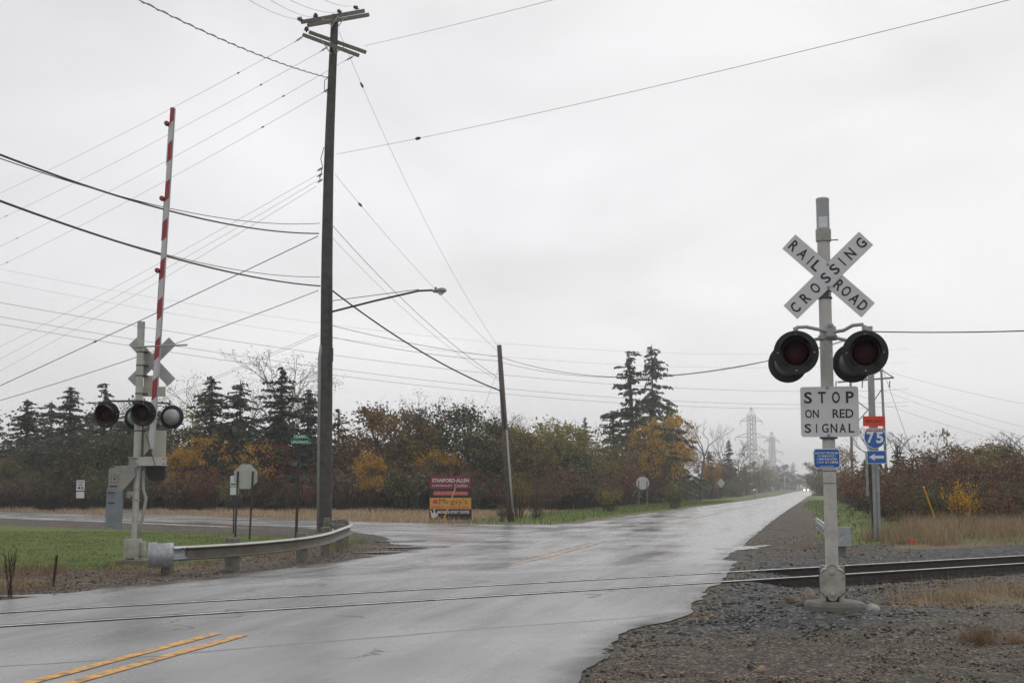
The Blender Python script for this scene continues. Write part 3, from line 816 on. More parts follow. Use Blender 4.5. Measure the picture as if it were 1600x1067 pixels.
MB().prism([(w0 + .0005, 0), (w0 + .022, 0), (w1 + .02, La - .02), (w1 + .0005, La - .02)], -.012, .03).build('arm_edge', M_SIDE, garm)
M_RL = mat('red_arm_lamp', (.25, .02, .025), .25, var=.2, scale=20)
for px, py in ((265, 198), (256, 316), (248, 428)):
    hh = (py - 700) / (172 - 700) * La
    l = MB().lathe([(.0, -.06), (.045, -.055), (.055, -.02), (.055, .03), (.04, .06), (0, .065)], (-.092, -.03, hh), (0, 1, 0), 16).build('arm_lamp', M_RL, garm, True, 40)
    MB().box((-.06, .0, hh - .02), (.05, .03, .06)).cyl((-.056, 0, hh - .02), (-.058, .0, hh - .9), .006, k=6).build('lamp_bracket', M_DARK, l)
MB().cyl((X2(212, 543), -.1, Z2(543)), (X2(298, 541), -.25, Z2(541)), .018, k=8).build('arm_rest_rod', M_GALV, gsig)
# gate mechanism
mm_ = MB().prism([(X2(174, 0), Z2(763)), (X2(196, 0), Z2(766)), (X2(205, 0), Z2(757)), (X2(215, 0), Z2(744)), (X2(214, 0), Z2(730)), (X2(203, 0), Z2(727)), (X2(184, 0), Z2(728)), (X2(182, 0), Z2(731)), (X2(176, 0), Z2(731)), (X2(174, 0), Z2(734))], -.2, .2)
mm_.prism([(X2(203, 0), Z2(714)), (X2(215, 0), Z2(714)), (X2(216, 0), Z2(732)), (X2(203, 0), Z2(730))], -.12, .12)
o = mm_.build('gate_motor_case', M_MOTOR, gsig)
zc_, xc_ = Z2(748), X2(184, 748)
MB().lathe([(.02, 0), (.02, .012), (0, .014)], (xc_, -.2, zc_), (0, -1, 0), 10).build('bolt', M_DARK, o)
for a in range(8): MB().lathe([(.012, 0), (.012, .01), (0, .012)], (xc_ + .085*math.cos(a*PI/4), -.2, zc_ + .085*math.sin(a*PI/4)), (0, -1, 0), 6).build('bolt', M_DARK, o)
MB().box((X2(182, 760), -.203, Z2(759.5)), (.16, .006, .03)).build('name_plate', M_DARK, o)
M_BG = mat('bluish_grey_paint', (.19, .22, .245), .5, var=.12, scale=5, dirt=(.13, .13, .13), dscale=4, damt=.4)
b = MB().prism([(X2(169.5, 826), Z2(823)), (X2(193, 826), Z2(826)), (X2(196.5, 765), Z2(766)), (X2(172.5, 763), Z2(763))], -.24, -.12)
b.v = [(x, y, z) for x, y, z in b.v]
o = b.build('counterweight', M_BG, gsig)
for py, px in ((769, 180), (785, 179)): MB().tube([(X2(px - 5, py), -.24, Z2(py)), (X2(px - 4, py), -.262, Z2(py)), (X2(px + 4, py), -.262, Z2(py)), (X2(px + 5, py), -.24, Z2(py))], .01, 6).build('handle', M_DARK, o)
MB().lathe([(.02, 0), (.02, .02), (0, .024)], (X2(178, 819), -.24, Z2(819)), (0, -1, 0), 8).build('bolt', M_BOLT, o)
b = MB(); zA, zB = Z2(727), Z2(714.5)
b.box(((X2(216, 0) + X2(262, 0)) / 2, -.14, (zA + zB) / 2), (.62, .012, zB - zA)); b.box(((X2(202, 0) + X2(262, 0)) / 2, -.08, zB), (.8, .13, .012)); b.box(((X2(216, 0) + X2(263, 0)) / 2, -.08, zA), (.63, .13, .012))
o = b.build('arm_bracket', M_ALU, gsig)
for px in (218.5, 259):
    for py in (717, 724.5): MB().lathe([(.014, 0), (.014, .012), (0, .015)], (X2(px, py), -.147, Z2(py)), (0, -1, 0), 8).build('bolt', M_DARK, o)
MB().prism([(X2(225, 0), Z2(713)), (X2(236, 0), Z2(713)), (X2(236, 0), Z2(700))], -.1, .0).box((X2(237, 0), -.14, Z2(696)), (.1, .02, .2)).build('arm_hinge', M_DARK, gsig)
MB().cyl((X2(231, 0), -.2, Z2(680)), (X2(246, 0), -.2, Z2(727)), .009, k=6).build('arm_cable', M_DARK, gsig)
b = MB(); ol = []
for i in range(9): a = PI * i / 8; ol.append((X2(243, 0) + .2 * math.cos(a) , Z2(738) - .19 * math.sin(a)))
ol = [(X2(258, 0), Z2(728)), *ol, (X2(228, 0), Z2(728))]
b.prism(ol, -.02, .16).build('gear_housing', M_DISC, gsig)
MB().tube([(X2(222, 0), .05, Z2(735)), (X2(224, 0), .02, Z2(765)), (X2(229, 0), .0, Z2(778)), (X2(226, 0), 0, Z2(800)), (X2(221, 0), 0, Z2(825)), (X2(219, 0), 0, Z2(845))], .032, 10).build('conduit', M_GALV, gsig, True)
for py in (764, 781): MB().lathe([(.068, -.02), (.085, -.02), (.085, .02), (.068, .02)], (0, 0, Z2(py)), k=18).build('mast_collar', M_CAST, gsig, True, 40)
h = MB(); h.cyl((X2(202, 0), -.02, Z2(768)), (X2(202, 0), -.02, Z2(778)), .06, k=12); h.box((X2(205, 0), 0, Z2(772)), (.16, .14, .12), bev=.02)
h.build('cable_fitting', M_CAST, gsig, True, 40)
b = MB().box((-.03, 0, (Z2(842) + Z2(872)) / 2), (.31, .3, Z2(843) - Z2(873)), bev=.02)
for sx in (-.15, .09): b.cyl((sx, -.13, Z2(875)), (sx, -.13, Z2(868)), .04, k=8); b.cyl((sx, 0, Z2(848)), (sx, 0, Z2(839)), .035, k=10)
b.box((.15, .05, Z2(858)), (.12, .2, .3), bev=.02)
b.build('junction_base', M_CAST, gsig, True, 35)
b = MB().box((0, 0, Z2(873) - .17), (.62, .62, .34), bev=.03); b.build('foundation', M_CONC, gsig)
# ------------------------------------------------------------------ guardrails
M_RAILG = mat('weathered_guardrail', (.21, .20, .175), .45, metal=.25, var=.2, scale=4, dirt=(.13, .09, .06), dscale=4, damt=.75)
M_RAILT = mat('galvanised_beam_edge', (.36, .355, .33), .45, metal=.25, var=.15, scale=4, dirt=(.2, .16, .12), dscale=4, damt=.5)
M_RAILR = mat('rusty_shaded_beam_web', (.135, .115, .09), .6, metal=.15, var=.25, scale=4, dirt=(.11, .065, .035), dscale=3, damt=.7)  # rust brown, darkened further for the shade under the beam's upper fold
M_WOODP = mat('grey_wood_post', (.17, .16, .135), .9, var=.3, scale=12, dirt=(.08, .07, .05), dscale=4, damt=.6, bump=.5)
M_ZINC = mat('mottled_zinc', (.36, .38, .40), .5, metal=.3, var=.22, scale=16, dirt=(.22, .22, .21), dscale=6, damt=.6)
WB = [(.0, .155), (.03, .153), (.085, .128), (.09, .112), (.02, .075), (.0, .045), (.0, -.045), (.02, -.075), (.09, -.112), (.085, -.128), (.03, -.153), (.0, -.155)]
WB = [(a_ * .92, b_ * .82) for a_, b_ in WB]
def smooth_path(pts, k=10):
    P = [Vector(p) for p in pts]; out = []
    for i in range(len(P) - 1):
        p0, p1, p2, p3 = P[max(i-1, 0)], P[i], P[i+1], P[min(i+2, len(P)-1)]
        for j in range(k):
            t = j / k
            out.append(.5 * ((2*p1) + (p2-p0)*t + (2*p0-5*p1+4*p2-p3)*t*t + (3*p1-p0-3*p2+p3)*t**3))
    out.append(P[-1]); return out
def wbeam(path, side):
    """path: points at beam centre; side +1 puts the corrugation to the right of travel"""
    vs = []; fs = []; mi = []; K = len(WB)
    for i, p in enumerate(path):
        t = (path[min(i+1, len(path)-1)] - path[max(i-1, 0)]); t.z = 0; t.normalize()
        nn = Vector((t.y, -t.x, 0)) * side
        for a, b in WB: vs.append(p + nn * a + Vector((0, 0, b)))
        for a, b in WB: vs.append(p + nn * (a - .006) + Vector((0, 0, b)))
    m = 2 * K
    for i in range(len(path) - 1):
        for j in range(K - 1):
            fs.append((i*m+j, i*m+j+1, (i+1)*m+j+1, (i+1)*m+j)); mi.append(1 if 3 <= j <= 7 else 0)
            fs.append((i*m+K+j+1, i*m+K+j, (i+1)*m+K+j, (i+1)*m+K+j+1)); mi.append(0)
        for j in (0, K-1): fs.append((i*m+j, (i+1)*m+j, (i+1)*m+K+j, i*m+K+j)); mi.append(0)
    mb = MB(); mb.add(vs, fs); mb.m = mi; return mb
def gpt(px, py_top, Y, drop=.155):
    p = at(px, py_top, Y); return Vector((p.x, p.y, p.z - drop))
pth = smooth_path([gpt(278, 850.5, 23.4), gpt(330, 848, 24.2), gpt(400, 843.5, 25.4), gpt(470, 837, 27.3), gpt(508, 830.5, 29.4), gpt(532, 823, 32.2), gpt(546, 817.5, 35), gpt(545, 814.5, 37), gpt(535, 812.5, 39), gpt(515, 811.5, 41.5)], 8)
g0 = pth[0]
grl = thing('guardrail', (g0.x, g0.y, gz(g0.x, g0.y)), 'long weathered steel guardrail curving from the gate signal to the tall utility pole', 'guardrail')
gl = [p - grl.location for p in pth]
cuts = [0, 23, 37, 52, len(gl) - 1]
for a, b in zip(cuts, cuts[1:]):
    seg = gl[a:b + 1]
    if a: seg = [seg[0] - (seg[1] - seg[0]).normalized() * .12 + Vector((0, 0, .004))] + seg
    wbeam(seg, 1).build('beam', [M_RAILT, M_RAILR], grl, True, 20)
for i, idx in enumerate((13, 26, 35, 44, 52, 58, 64, 70)):
    p = gl[idx]; t = gl[min(idx+1, len(gl)-1)] - gl[idx-1]; t.z = 0; t.normalize(); nn = Vector((t.y, -t.x, 0))
    q = p - nn * .14; gzq = gz(q.x + grl.location.x, q.y + grl.location.y) - grl.location.z
    top = p.z + .2 + rnd.uniform(-.02, .04); bot = gzq - .2
    M = Matrix.Translation((q.x, q.y, (top + bot) / 2)) @ Matrix.Rotation(math.atan2(t.y, t.x) + rnd.uniform(-.05, .05), 4, 'Z')
    MB().box((0, 0, 0), (.19, .2, top - bot), M, bev=.01).build('post', M_WOODP, grl)
# flared end shoe
e = gl[0]; t = (gl[1] - gl[0]).normalized(); nn = Vector((t.y, -t.x, 0)).normalized()
mb = MB(); vs = []; K = 22
for j, zz in enumerate((-.2, .22)):
    for i in range(K):
        a = PI * 1.25 * i / (K - 1) - .4
        c = e - t * .28 - nn * .12
        p = c + (-t * math.sin(a) * .25) + nn * math.cos(a) * .2
        vs.append((p.x, p.y, e.z + zz - .02))
for i in range(K - 1): mb.f.append((i, i+1, K+i+1, K+i)); mb.m.append(0)
mb.v = vs
o = mb.build('end_shoe', M_ZINC, grl, True)
sm = o.modifiers.new('thickness', 'SOLIDIFY'); sm.thickness = .006
mb = MB(); wb = wbeam([e - t * .2 + nn*.004, e + t * .18 + nn * .006], 1); wb.build('end_plate', [M_ZINC, M_ZINC], grl, True, 50)
h = MB()
for a in (.02, .13):
    for zz in (.09,): h.lathe([(.016, 0), (.016, .01), (0, .014)], e + t * a + nn * .09 + Vector((0, 0, zz)), nn, 8)
h.build('end_bolts', M_DARK, grl)
MB().box(e - t*.1 - nn*.15 + Vector((0, 0, -.3)), (.16, .18, .8), bev=.01).build('post', M_WOODP, grl)

# short rail beyond the tracks on the right
pr = smooth_path([gpt(1274, 807, 37), gpt(1283, 813, 33.5), gpt(1294, 821, 30.2), gpt(1309, 825, 28.3)], 6)
gr = thing('guardrail', (pr[-1].x, pr[-1].y, gz(pr[-1].x, pr[-1].y)), 'short pale guardrail end with a grey flat plate, behind the STOP ON RED SIGNAL mast', 'guardrail')
gl = [p - gr.location for p in pr]
wbeam(gl, -1).build('beam', [M_ZINC, M_ZINC], gr, True, 20)
e = gl[-1]
MB().box(e + Vector((.10, -.02, -.02)), (.34, .02, .42), bev=.008).build('end_plate', M_ZINC, gr)
MB().box((e.x + .08, e.y + .12, -.1 + e.z / 2 - .1), (.19, .19, e.z + .5), bev=.01).build('post', M_WOODP, gr)

# ------------------------------------------------------------------ small signs
M_POST = mat('dark_sign_post', (.035, .036, .033), .7, metal=.2, var=.2, scale=8)
M_GREEN = mat('green_sign_sheeting', (.004, .16, .075), .5, var=.1, scale=5)
M_GLET = mat('pale_green_white_lettering', (.55, .66, .58), .5, var=.05)
M_BACK2 = mat('pale_sign_back', (.5, .5, .49), .55, var=.08, scale=3)
def sign_base(name, px, Y, label, cat, yaw=0.0):
    p = gat(px, Y); return thing(name, p, label, cat, yaw), p
def rel(p, Y):
    def f(px, py):
        if py == 0: py = 745
        q = at(px, py, Y); return (q.x - p.x, q.z - p.z)
    return f
# stop sign seen from behind
o_, p = sign_base('stop_sign', 383, 39, 'blank grey back of an octagonal sign carried on two dark posts on the lawn', 'road sign')
f = rel(p, 39)
cx_, cz_ = f(383.5, 744.3); R_ = .345
MB().prism([(cx_ + R_*math.cos(PI/8 + a*PI/4)/math.cos(PI/8), cz_ + 1.05*R_*math.sin(PI/8 + a*PI/4)/math.cos(PI/8)) for a in range(8)], .03, .034).build('sign_panel', M_BACK, o_)
for (a, b), (c, e_) in (((371.8, 736), (367.5, 836)), ((395.2, 736), (390.2, 831))):
    q0, q1 = f(a, b), f(c, e_)
    MB().tube([(q1[0], 0, q1[1] - .2), (q0[0], 0, q0[1])], .034, 4).build('post', M_POST, o_)
# small white sign with a green arrow
o_, p = sign_base('route_marker', 366.5, 44, 'narrow white two-panel sign with a green arrow, half hidden by the grey octagon', 'road sign')
f = rel(p, 44)
MB().tube([(0, 0, -.1), (f(366.5, 745)[0], 0, f(366.5, 745)[1])], .03, 4).build('post', M_POST, o_)
xa, xb_ = f(360.5, 0)[0], f(373.5, 0)[0]
for a, b in ((743, 759.5), (760.8, 772.8)):
    za_, zb_ = f(0, b)[1], f(0, a)[1]
    o2 = MB().prism(rrect((xa + xb_)/2, (za_ + zb_)/2, xb_ - xa, zb_ - za_, .02), -.05, -.046).build('sign_panel', M_SIGNW, o_)
    t = MB()
    if a == 743:
        zz = f(0, 757)[1]; t.prism([(xa + .02, zz - .015), (xb_ - .1, zz - .015), (xb_ - .03, zz + .02), (xb_ - .09, zz + .035), (xa + .02, zz + .05)], -.053, -.05)
        t.build('arrow', M_GREEN, o2)
# street name signs
o_, p = sign_base('street_name_sign', 464.5, 37, 'tall dark post with two green street name blades, E DUNBAR over LAPLAISANCE', 'street sign')
f = rel(p, 37)
q = f(468, 692)
MB().tube([(f(462.3, 834)[0], 0, -.2), (q[0], 0, q[1])], .04, 8).build('post', M_POST, o_)
for a, b, c, e_, s1, s2, rot in ((458.5, 482.5, 678.6, 685.6, 'E DUNBAR', 'RD', .16), (454.3, 486.5, 687, 693.4, 'LAPLAISANCE', 'RD', -.12)):
    x0, z0 = f(a, e_); x1, z1 = f(b, c); M = Matrix.Translation((q[0], 0, 0)) @ Matrix.Rotation(-rot, 4, 'Z') @ Matrix.Translation((-q[0], 0, 0))
    mb = MB(); mb.prism(rrect((x0+x1)/2, (z0+z1)/2, x1-x0, z1-z0, .01), -.004, .004, M=M)
    o2 = mb.build('name_blade', M_GREEN, o_)
    t = MB(); hgt = (z1 - z0)
    text(t, s1, x0 + (x1-x0)*.44, (z0+z1)/2, (x1-x0)*.8, hgt*.66, -.0065, .03); text(t, s2, x1 - (x1-x0)*.08, z0 + hgt*.3, (x1-x0)*.09, hgt*.3, -.0065, .02)
    t.v = [tuple(M @ Vector(v)) for v in t.v]; t.build('lettering', M_GLET, o2)
# speed limit across the side street
o_, p = sign_base('speed_limit_sign', 126, 84, 'white SPEED LIMIT 45 sign with a plain plate below it, before dark trees', 'road sign')
f = rel(p, 84)
MB().tube([(0, .03, -.2), (0, .03, f(126, 752)[1])], .03, 4).build('post', M_POST, o_)
for a, b, tx in ((750, 766.3, (('SPEED', 753, .38, .09), ('LIMIT', 757, .34, .09), ('45', 762, .42, .2))), (768, 778, ())):
    za_, zb_ = f(0, b)[1], f(0, a)[1]; xa, xb_ = f(119.8, 0)[0], f(132.7, 0)[0]
    o2 = MB().prism(rrect((xa+xb_)/2, (za_+zb_)/2, xb_-xa, zb_-za_, .03), -.004, 0).build('sign_panel', M_SIGNW, o_)
    if tx:
        t = MB()
        for s_, py, w_, h_ in tx: text(t, s_, (xa+xb_)/2, f(0, py)[1], w_, h_, -.0065, .03)
        t.build('lettering', M_BLK, o2)
# round and diamond warning signs seen from behind down the road
o_, p = sign_base('round_sign', 1003, 92, 'blank pale back of a round sign on two brown posts on the far grass verge', 'road sign')
f = rel(p, 92); c = f(1004.3, 754.5)
MB().prism([(c[0] + .455*math.cos(2*PI*i/32), c[1] + .455*math.sin(2*PI*i/32)) for i in range(32)], .03, .034).build('sign_panel', M_BACK2, o_)
for a in (998, 1010.8): MB().tube([(f(a, 0)[0], 0, -.2), (f(a, 751)[0], 0, f(a, 751)[1])], .05, 4).build('post', M_WOODP, o_)
o_, p = sign_base('diamond_sign', 1126, 178, 'small pale diamond sign on two thin posts, farther down the grass verge', 'road sign')
f = rel(p, 178); c = f(1126.5, 754.5)
MB().prism([(c[0] + .62, c[1]), (c[0], c[1] + .62), (c[0] - .62, c[1]), (c[0], c[1] - .62)], 0, .004).build('sign_panel', M_BACK2, o_)
MB().box((c[0], 0, c[1] - .75), (.9, .05, .1)).build('cross_bar', M_POST, o_)
for a in (1122.5, 1132): MB().tube([(f(a, 0)[0], .03, -.2), (f(a, 762)[0], .03, f(a, 751)[1])], .05, 4).build('post', M_WOODP, o_)

# ------------------------------------------------------------------ interstate sign group
YI = 37.0
p = gat(1369, YI)
o_ = thing('route_sign', p, 'shield sign numbered 75 between a red EMERGENCY plate and a blue arrow plate', 'road sign', -.06)
f = rel(p, YI)
M_UP = mat('galvanised_sign_post', (.27, .285, .29), .55, metal=.25, var=.15, scale=6)
zt_ = f(1366, 652)[1]
for dx in (-.035, .075):
    MB().box((f(1368, 0)[0] + dx, .06, zt_/2 - .1), (.085, .05, zt_ + .2), bev=.01).build('post', M_UP, o_)
M_ORG = mat('fluorescent_red_sheeting', (.75, .045, .012), .5, var=.06, scale=4)
M_MAR = mat('interstate_red', (.33, .02, .045), .5, var=.08, scale=4)
xa, xb_ = f(1351, 0)[0], f(1385.7, 0)[0]; za_, zb_ = f(0, 665.8)[1], f(0, 650)[1]
o2 = MB().prism(rrect((xa+xb_)/2, (za_+zb_)/2, xb_-xa, zb_-za_, .03), 0, .004).build('emergency_plate', M_ORG, o_)
t = MB(); text(t, 'EMERGENCY', (xa+xb_)/2, (za_+zb_)/2, .5, .085, -.0025, .012); t.build('lettering', M_BLK, o2)
xc_ = f(1369, 0)[0]; zt2, zb2 = f(0, 668.8)[1], f(0, 701)[1]; H_ = zt2 - zb2; W_ = f(1386.2, 0)[0] - f(1352, 0)[0]
def shield(s_):
    R1 = []
    half = [(.36, .5), (.385, .47), (.42, .39), (.47, .27), (.5, .12), (.495, -.02), (.46, -.15), (.39, -.27), (.28, -.38), (.14, -.46), (0, -.5)]
    pts = [(x, z) for x, z in half] + [(-x, z) for x, z in reversed(half[:-1])]
    return [(xc_ + x * W_ * s_, (zt2 + zb2)/2 + z * H_ * s_) for x, z in reversed(pts)]
o2 = MB().prism(shield(1), -.004, 0).build('shield', M_WLET, o_)
inner = shield(.95); zcut = zb2 + H_ * .8
MB().prism([q for q in inner if q[1] < zcut - .01] , -.006, -.004)
def clip(poly, z, keep_above):
    out = []
    for (a, b), (c, e_) in zip(poly, poly[1:] + poly[:1]):
        ia, ic = (b > z) == keep_above, (e_ > z) == keep_above
        if ia: out.append((a, b))
        if ia != ic: t_ = (z - b) / (e_ - b); out.append((a + (c-a)*t_, z))
    return out
MB().prism(clip(inner, zcut, False), -.0062, -.004).build('shield_field', M_BLUE, o2)
MB().prism(clip(inner, zcut + .012, True), -.0062, -.004).build('shield_crown', M_MAR, o2)
t = MB(); text(t, 'INTERSTATE', xc_, zcut + .062, .42, .06, -.008, .015); text(t, '7', xc_ - .125, zb2 + H_*.55, .2, .32, -.008, .03); text(t, '5', xc_ + .13, zb2 + H_*.55, .2, .32, -.008, .03)
t.build('lettering', M_WLET, o2)
xa, xb_ = f(1355.5, 0)[0], f(1385.8, 0)[0]; za_, zb_ = f(0, 724.3)[1], f(0, 703.6)[1]
o2 = MB().prism(rrect((xa+xb_)/2, (za_+zb_)/2, xb_-xa, zb_-za_, .03), 0, .004).build('arrow_plate', M_WLET, o_)
MB().prism(rrect((xa+xb_)/2, (za_+zb_)/2, xb_-xa-.03, zb_-za_-.03, .02), -.002, 0).build('plate_field', M_BLUE, o2)
ax, az = (xa+xb_)/2, (za_+zb_)/2
MB().prism([(ax - .21, az), (ax - .05, az - .1), (ax - .06, az - .04), (ax + .2, az - .04), (ax + .2, az + .04), (ax - .06, az + .04), (ax - .05, az + .1)], -.0045, -.002).build('arrow', M_WLET, o2)

# ------------------------------------------------------------------ roadside board with adverts
YB = 60.0
pb = gat(704, YB); bb = thing('advert_board', pb, 'low roadside board of stacked maroon, black and yellow adverts standing in dry grass', 'advertising board', .03)
f = rel(pb, YB)
M_BM = mat('maroon_board', (.19, .022, .05), .6, var=.06); M_BK = mat('black_board', (.014, .013, .015), .6, var=.1); M_BY = mat('golden_board', (.62, .3, .055), .6, var=.05); M_PNK = mat('pink_red_print', (.45, .06, .11), .6, var=.05); M_OCH = mat('ochre_lettering', (.62, .36, .1), .6, var=.05); M_BWN = mat('dark_brown_lettering', (.06, .03, .012), .6, var=.05)
M_BW = mat('cream_white_lettering', (.66, .62, .6), .6, var=.05); M_BRD = mat('board_edge', (.03, .028, .027), .7, var=.1)
xa, xb_ = f(671.8, 0)[0], f(736.3, 0)[0]; xm = (xa + xb_)/2; Wd = xb_ - xa
MB().box((xm, .05, (f(0, 742.8)[1] + f(0, 812)[1])/2), (Wd + .05, .08, f(0, 742.8)[1] - f(0, 812)[1]), bev=.004).build('frame', M_BRD, bb)
for px in (680, 729): MB().box((f(px, 0)[0], .14, .3), (.1, .1, 1.2)).build('post', M_WOODP, bb)
def pan(py0, py1, m, nm):
    za_, zb_ = f(0, py1)[1], f(0, py0)[1]
    return MB().prism(rrect(xm, (za_+zb_)/2, Wd, zb_-za_, .004, 2), -.004, .008).build(nm, m, bb)
Zf = lambda py: f(0, py)[1]
Xf = lambda px: f(px, 0)[0]
q = pan(743.3, 763.6, M_BM, 'advert_panel'); t = MB()
text(t, 'STANFORD-ALLEN', Xf(704), Zf(750.3), 1.68, .17, -.006, .022); text(t, 'CHEVROLET', Xf(690.8), Zf(758.5), .92, .095, -.006, .0); text(t, 'Cadillac', Xf(720.5), Zf(758.2), .62, .14, -.006, .0, shear=.35)
t.build('lettering', M_BW, q)
q = pan(764.2, 777, M_BK, 'advert_panel'); t = MB()
zz = Zf(770.4); t.prism([(Xf(676), zz), (Xf(680), zz - .13), (Xf(680), zz - .1), (Xf(731.5), zz - .09), (Xf(731.5), zz + .09), (Xf(680), zz + .1), (Xf(680), zz + .13)], -.007, -.004); t.build('arrow', M_PNK, q)
t = MB(); text(t, 'Left on S.Dixie Hwy.', Xf(705), zz, 1.5, .16, -.0095, .012); t.build('lettering', M_OCH, q)
q = pan(777.4, 794.8, M_BY, 'advert_panel'); t = MB()
zz = Zf(783.8); t.prism([(Xf(675.6), zz), (Xf(680), zz - .13), (Xf(680), zz - .09), (Xf(684.4), zz - .09), (Xf(684.4), zz + .09), (Xf(680), zz + .09), (Xf(680), zz + .13)], -.007, -.004); t.build('arrow', M_PNK, q)
t = MB(); text(t, 'Mugsy\'s', Xf(708.5), Zf(784), 1.28, .32, -.006, -.006); text(t, 'SPORTS GRILLE & BAR', Xf(703), Zf(792.4), 1.7, .085, -.006, .0); t.build('lettering', M_BWN, q)
MB().box((xm, -.003, Zf(795.2)), (Wd, .004, .035)).build('trim_strip', M_PNK, bb)
q = pan(795.9, 811.3, M_BK, 'advert_panel'); t = MB()
text(t, 'MONROE SPORT CENTER', Xf(709.5), Zf(799.8), 1.42, .13, -.006, .03)
def pin(x, z, s_, rot):
    ol = [(-.035, -.17), (.035, -.17), (.06, -.08), (.05, .0), (.022, .07), (.035, .12), (.02, .16), (-.02, .16), (-.035, .12), (-.022, .07), (-.05, 0), (-.06, -.08)]
    t.prism([(x + s_*(a*math.cos(rot) - b*math.sin(rot)), z + s_*(a*math.sin(rot) + b*math.cos(rot))) for a, b in ol], -.008, -.004)
pin(Xf(679), Zf(800.5), 1.0, .05); pin(Xf(675), Zf(802), .9, .35); pin(Xf(683), Zf(803), .85, -.35)
t.prism([(Xf(677.5) + .1*math.cos(i*PI/10), Zf(806) + .1*math.sin(i*PI/10)) for i in range(20)], -.0095, -.0085)
t.build('lettering', M_BW, q)

# ------------------------------------------------------------------ stakes, tie, debris
M_STK = mat('dark_stake', (.03, .024, .02), .9, var=.3)
p = gp(82, 917); f = rel(p, p.y); q = f(89, 867)
st = MB().tube([(0, 0, -.1), (q[0], 0, q[1])], .022, 6).build('marker_stake', M_STK); st.location = p
tag(st, 'thin dark stake leaning right at the road edge on the far left', 'stake')
M_YG = mat('yellow_guy_guard', (.7, .36, .02), .5, var=.1, scale=6)
def guard(name, pa, pb_, Ya, Yb, lab):
    a = at(*pa, Ya); b = at(*pb_, Yb); o = MB().tube([(0, 0, 0), b - a], .026, 8).build(name, M_YG); o.location = a; tag(o, lab, 'guy guard')
guard('guy_guard', (692.5, 814), (711.5, 762), 57.5, 57.9, 'yellow plastic sleeve on a guy wire, leaning across the advert board')
guard('guy_guard', (1460, 808), (1443, 760.5), 39.5, 39.0, 'yellow plastic sleeve leaning in front of the red brush on the right')
M_FLAG = mat('orange_marker_flag', (.8, .07, .012), .6, var=.1)
p = gat(1418.5, 31); fl = thing('marker_flag', p, 'tiny orange survey flag in the tan grass behind the rails', 'flag'); f = rel(p, 31)
MB().tube([(0, 0, -.05), (0, 0, f(0, 843)[1])], .004, 5).build('stick', M_DARK, fl)
za_, zb_ = f(0, 850)[1], f(0, 843.5)[1]
MB().add([(0, 0, za_), (.1, .02, za_ + .01), (.12, -.01, zb_ - .01), (.05, .02, zb_), (0, 0, zb_)], [(0, 1, 2, 3, 4)]).build('pennant', M_FLAG, fl)
b = MB().box((0, 0, .05), (1.1, .2, .14), bev=.02).build('timber', M_TIE); p = gat(1432, 26.3); b.location = p; b.rotation_euler = (0, 0, .25); tag(b, 'dark old timber lying in the tan grass just behind the far rail', 'timber')
def rock(name, px, py, s_, m, lab, cat, seed, flat=.6, rz=0):
    r_ = random.Random(seed); bm = bmesh.new(); bmesh.ops.create_icosphere(bm, subdivisions=2, radius=1)
    ofs = [Vector((r_.uniform(-1, 1), r_.uniform(-1, 1), r_.uniform(-1, 1))).normalized() for _ in range(9)]
    for v in bm.verts:
        k_ = 1.0
        for q in ofs: k_ = min(k_, .5 / max(.2, v.co.normalized().dot(q)))
        v.co *= k_; v.co = Vector((v.co.x * s_[0], v.co.y * s_[1], v.co.z * s_[2]))
    mb = MB(); bm.verts.index_update(); mb.add([v.co for v in bm.verts], [[q.index for q in fc.verts] for fc in bm.faces]); bm.free()
    o = mb.build(name, m); p = gp(px, py); o.location = (p.x, p.y, p.z + s_[2]*.35); o.rotation_euler = (0, 0, rz); tag(o, lab, cat); return o
M_ROCKP = mat('pale_rubble', (.22, .185, .14), .85, var=.25, scale=14, bump=.5); M_ROCKW = mat('whitish_rubble', (.34, .33, .31), .8, var=.2, scale=14, bump=.5); M_ROCKT = mat('tan_stone', (.26, .19, .13), .85, var=.25, scale=12, bump=.5); M_ROCKD = mat('dark_stone', (.06, .058, .056), .85, var=.3, scale=10, bump=.5)
rock('rubble', 1263, 937, (.15, .14, .16), M_ROCKP, 'crumpled pale tan rubble lump left of the mast foundation', 'rubble', 3)
rock('rubble', 1240, 942, (.16, .12, .09), M_ROCKP, 'low tan rubble lump, outermost left of the mast foundation', 'rubble', 4)
rock('rubble', 1256, 948, (.2, .14, .07), M_ROCKD, 'flat dark stone slab in front of the tan rubble by the mast', 'stone', 5)
rock('rubble', 1362, 953, (.18, .1, .07), M_ROCKW, 'whitish broken slab right of the mast foundation', 'rubble', 6)
rock('rubble', 1338, 948, (.09, .1, .07), M_ROCKW, 'small whitish stone against the right corner of the mast foundation', 'rubble', 7)
rock('rubble', 1189, 1051, (.07, .05, .05), M_ROCKT, 'tan angular stone in the foreground gravel', 'stone', 8)
rock('rubble', 1240, 1000, (.05, .04, .04), M_ROCKD, 'black fist sized stone at the edge of the dark ballast', 'stone', 19)
rock('rubble', 1173, 1046, (.05, .04, .045), M_ROCKD, 'black stone beside the tan angular stone in the gravel', 'stone', 12)
M_STICK = mat('yellow_brown_stick', (.26, .17, .08), .8, var=.4, scale=12)
for a, b, lab in (((1075, 963.5), (1111, 961), 'straight yellowish stick on the dark ballast near the road edge'), ((938, 1017), (960, 1016), 'short reddish stick lying at the ragged road edge'), ((985, 1048), (1008, 1053), 'brown bark strip in the foreground gravel')):
    p0, p1 = gp(*a), gp(*b); s_ = MB().tube([(0, 0, .01), (p1 - p0) * .5 + Vector((0, .02, .022)), (p1 - p0) + Vector((0, 0, .012))], [.005, .007, .004], 6).build('stick', M_STICK); s_.location = p0; tag(s_, lab, 'stick')

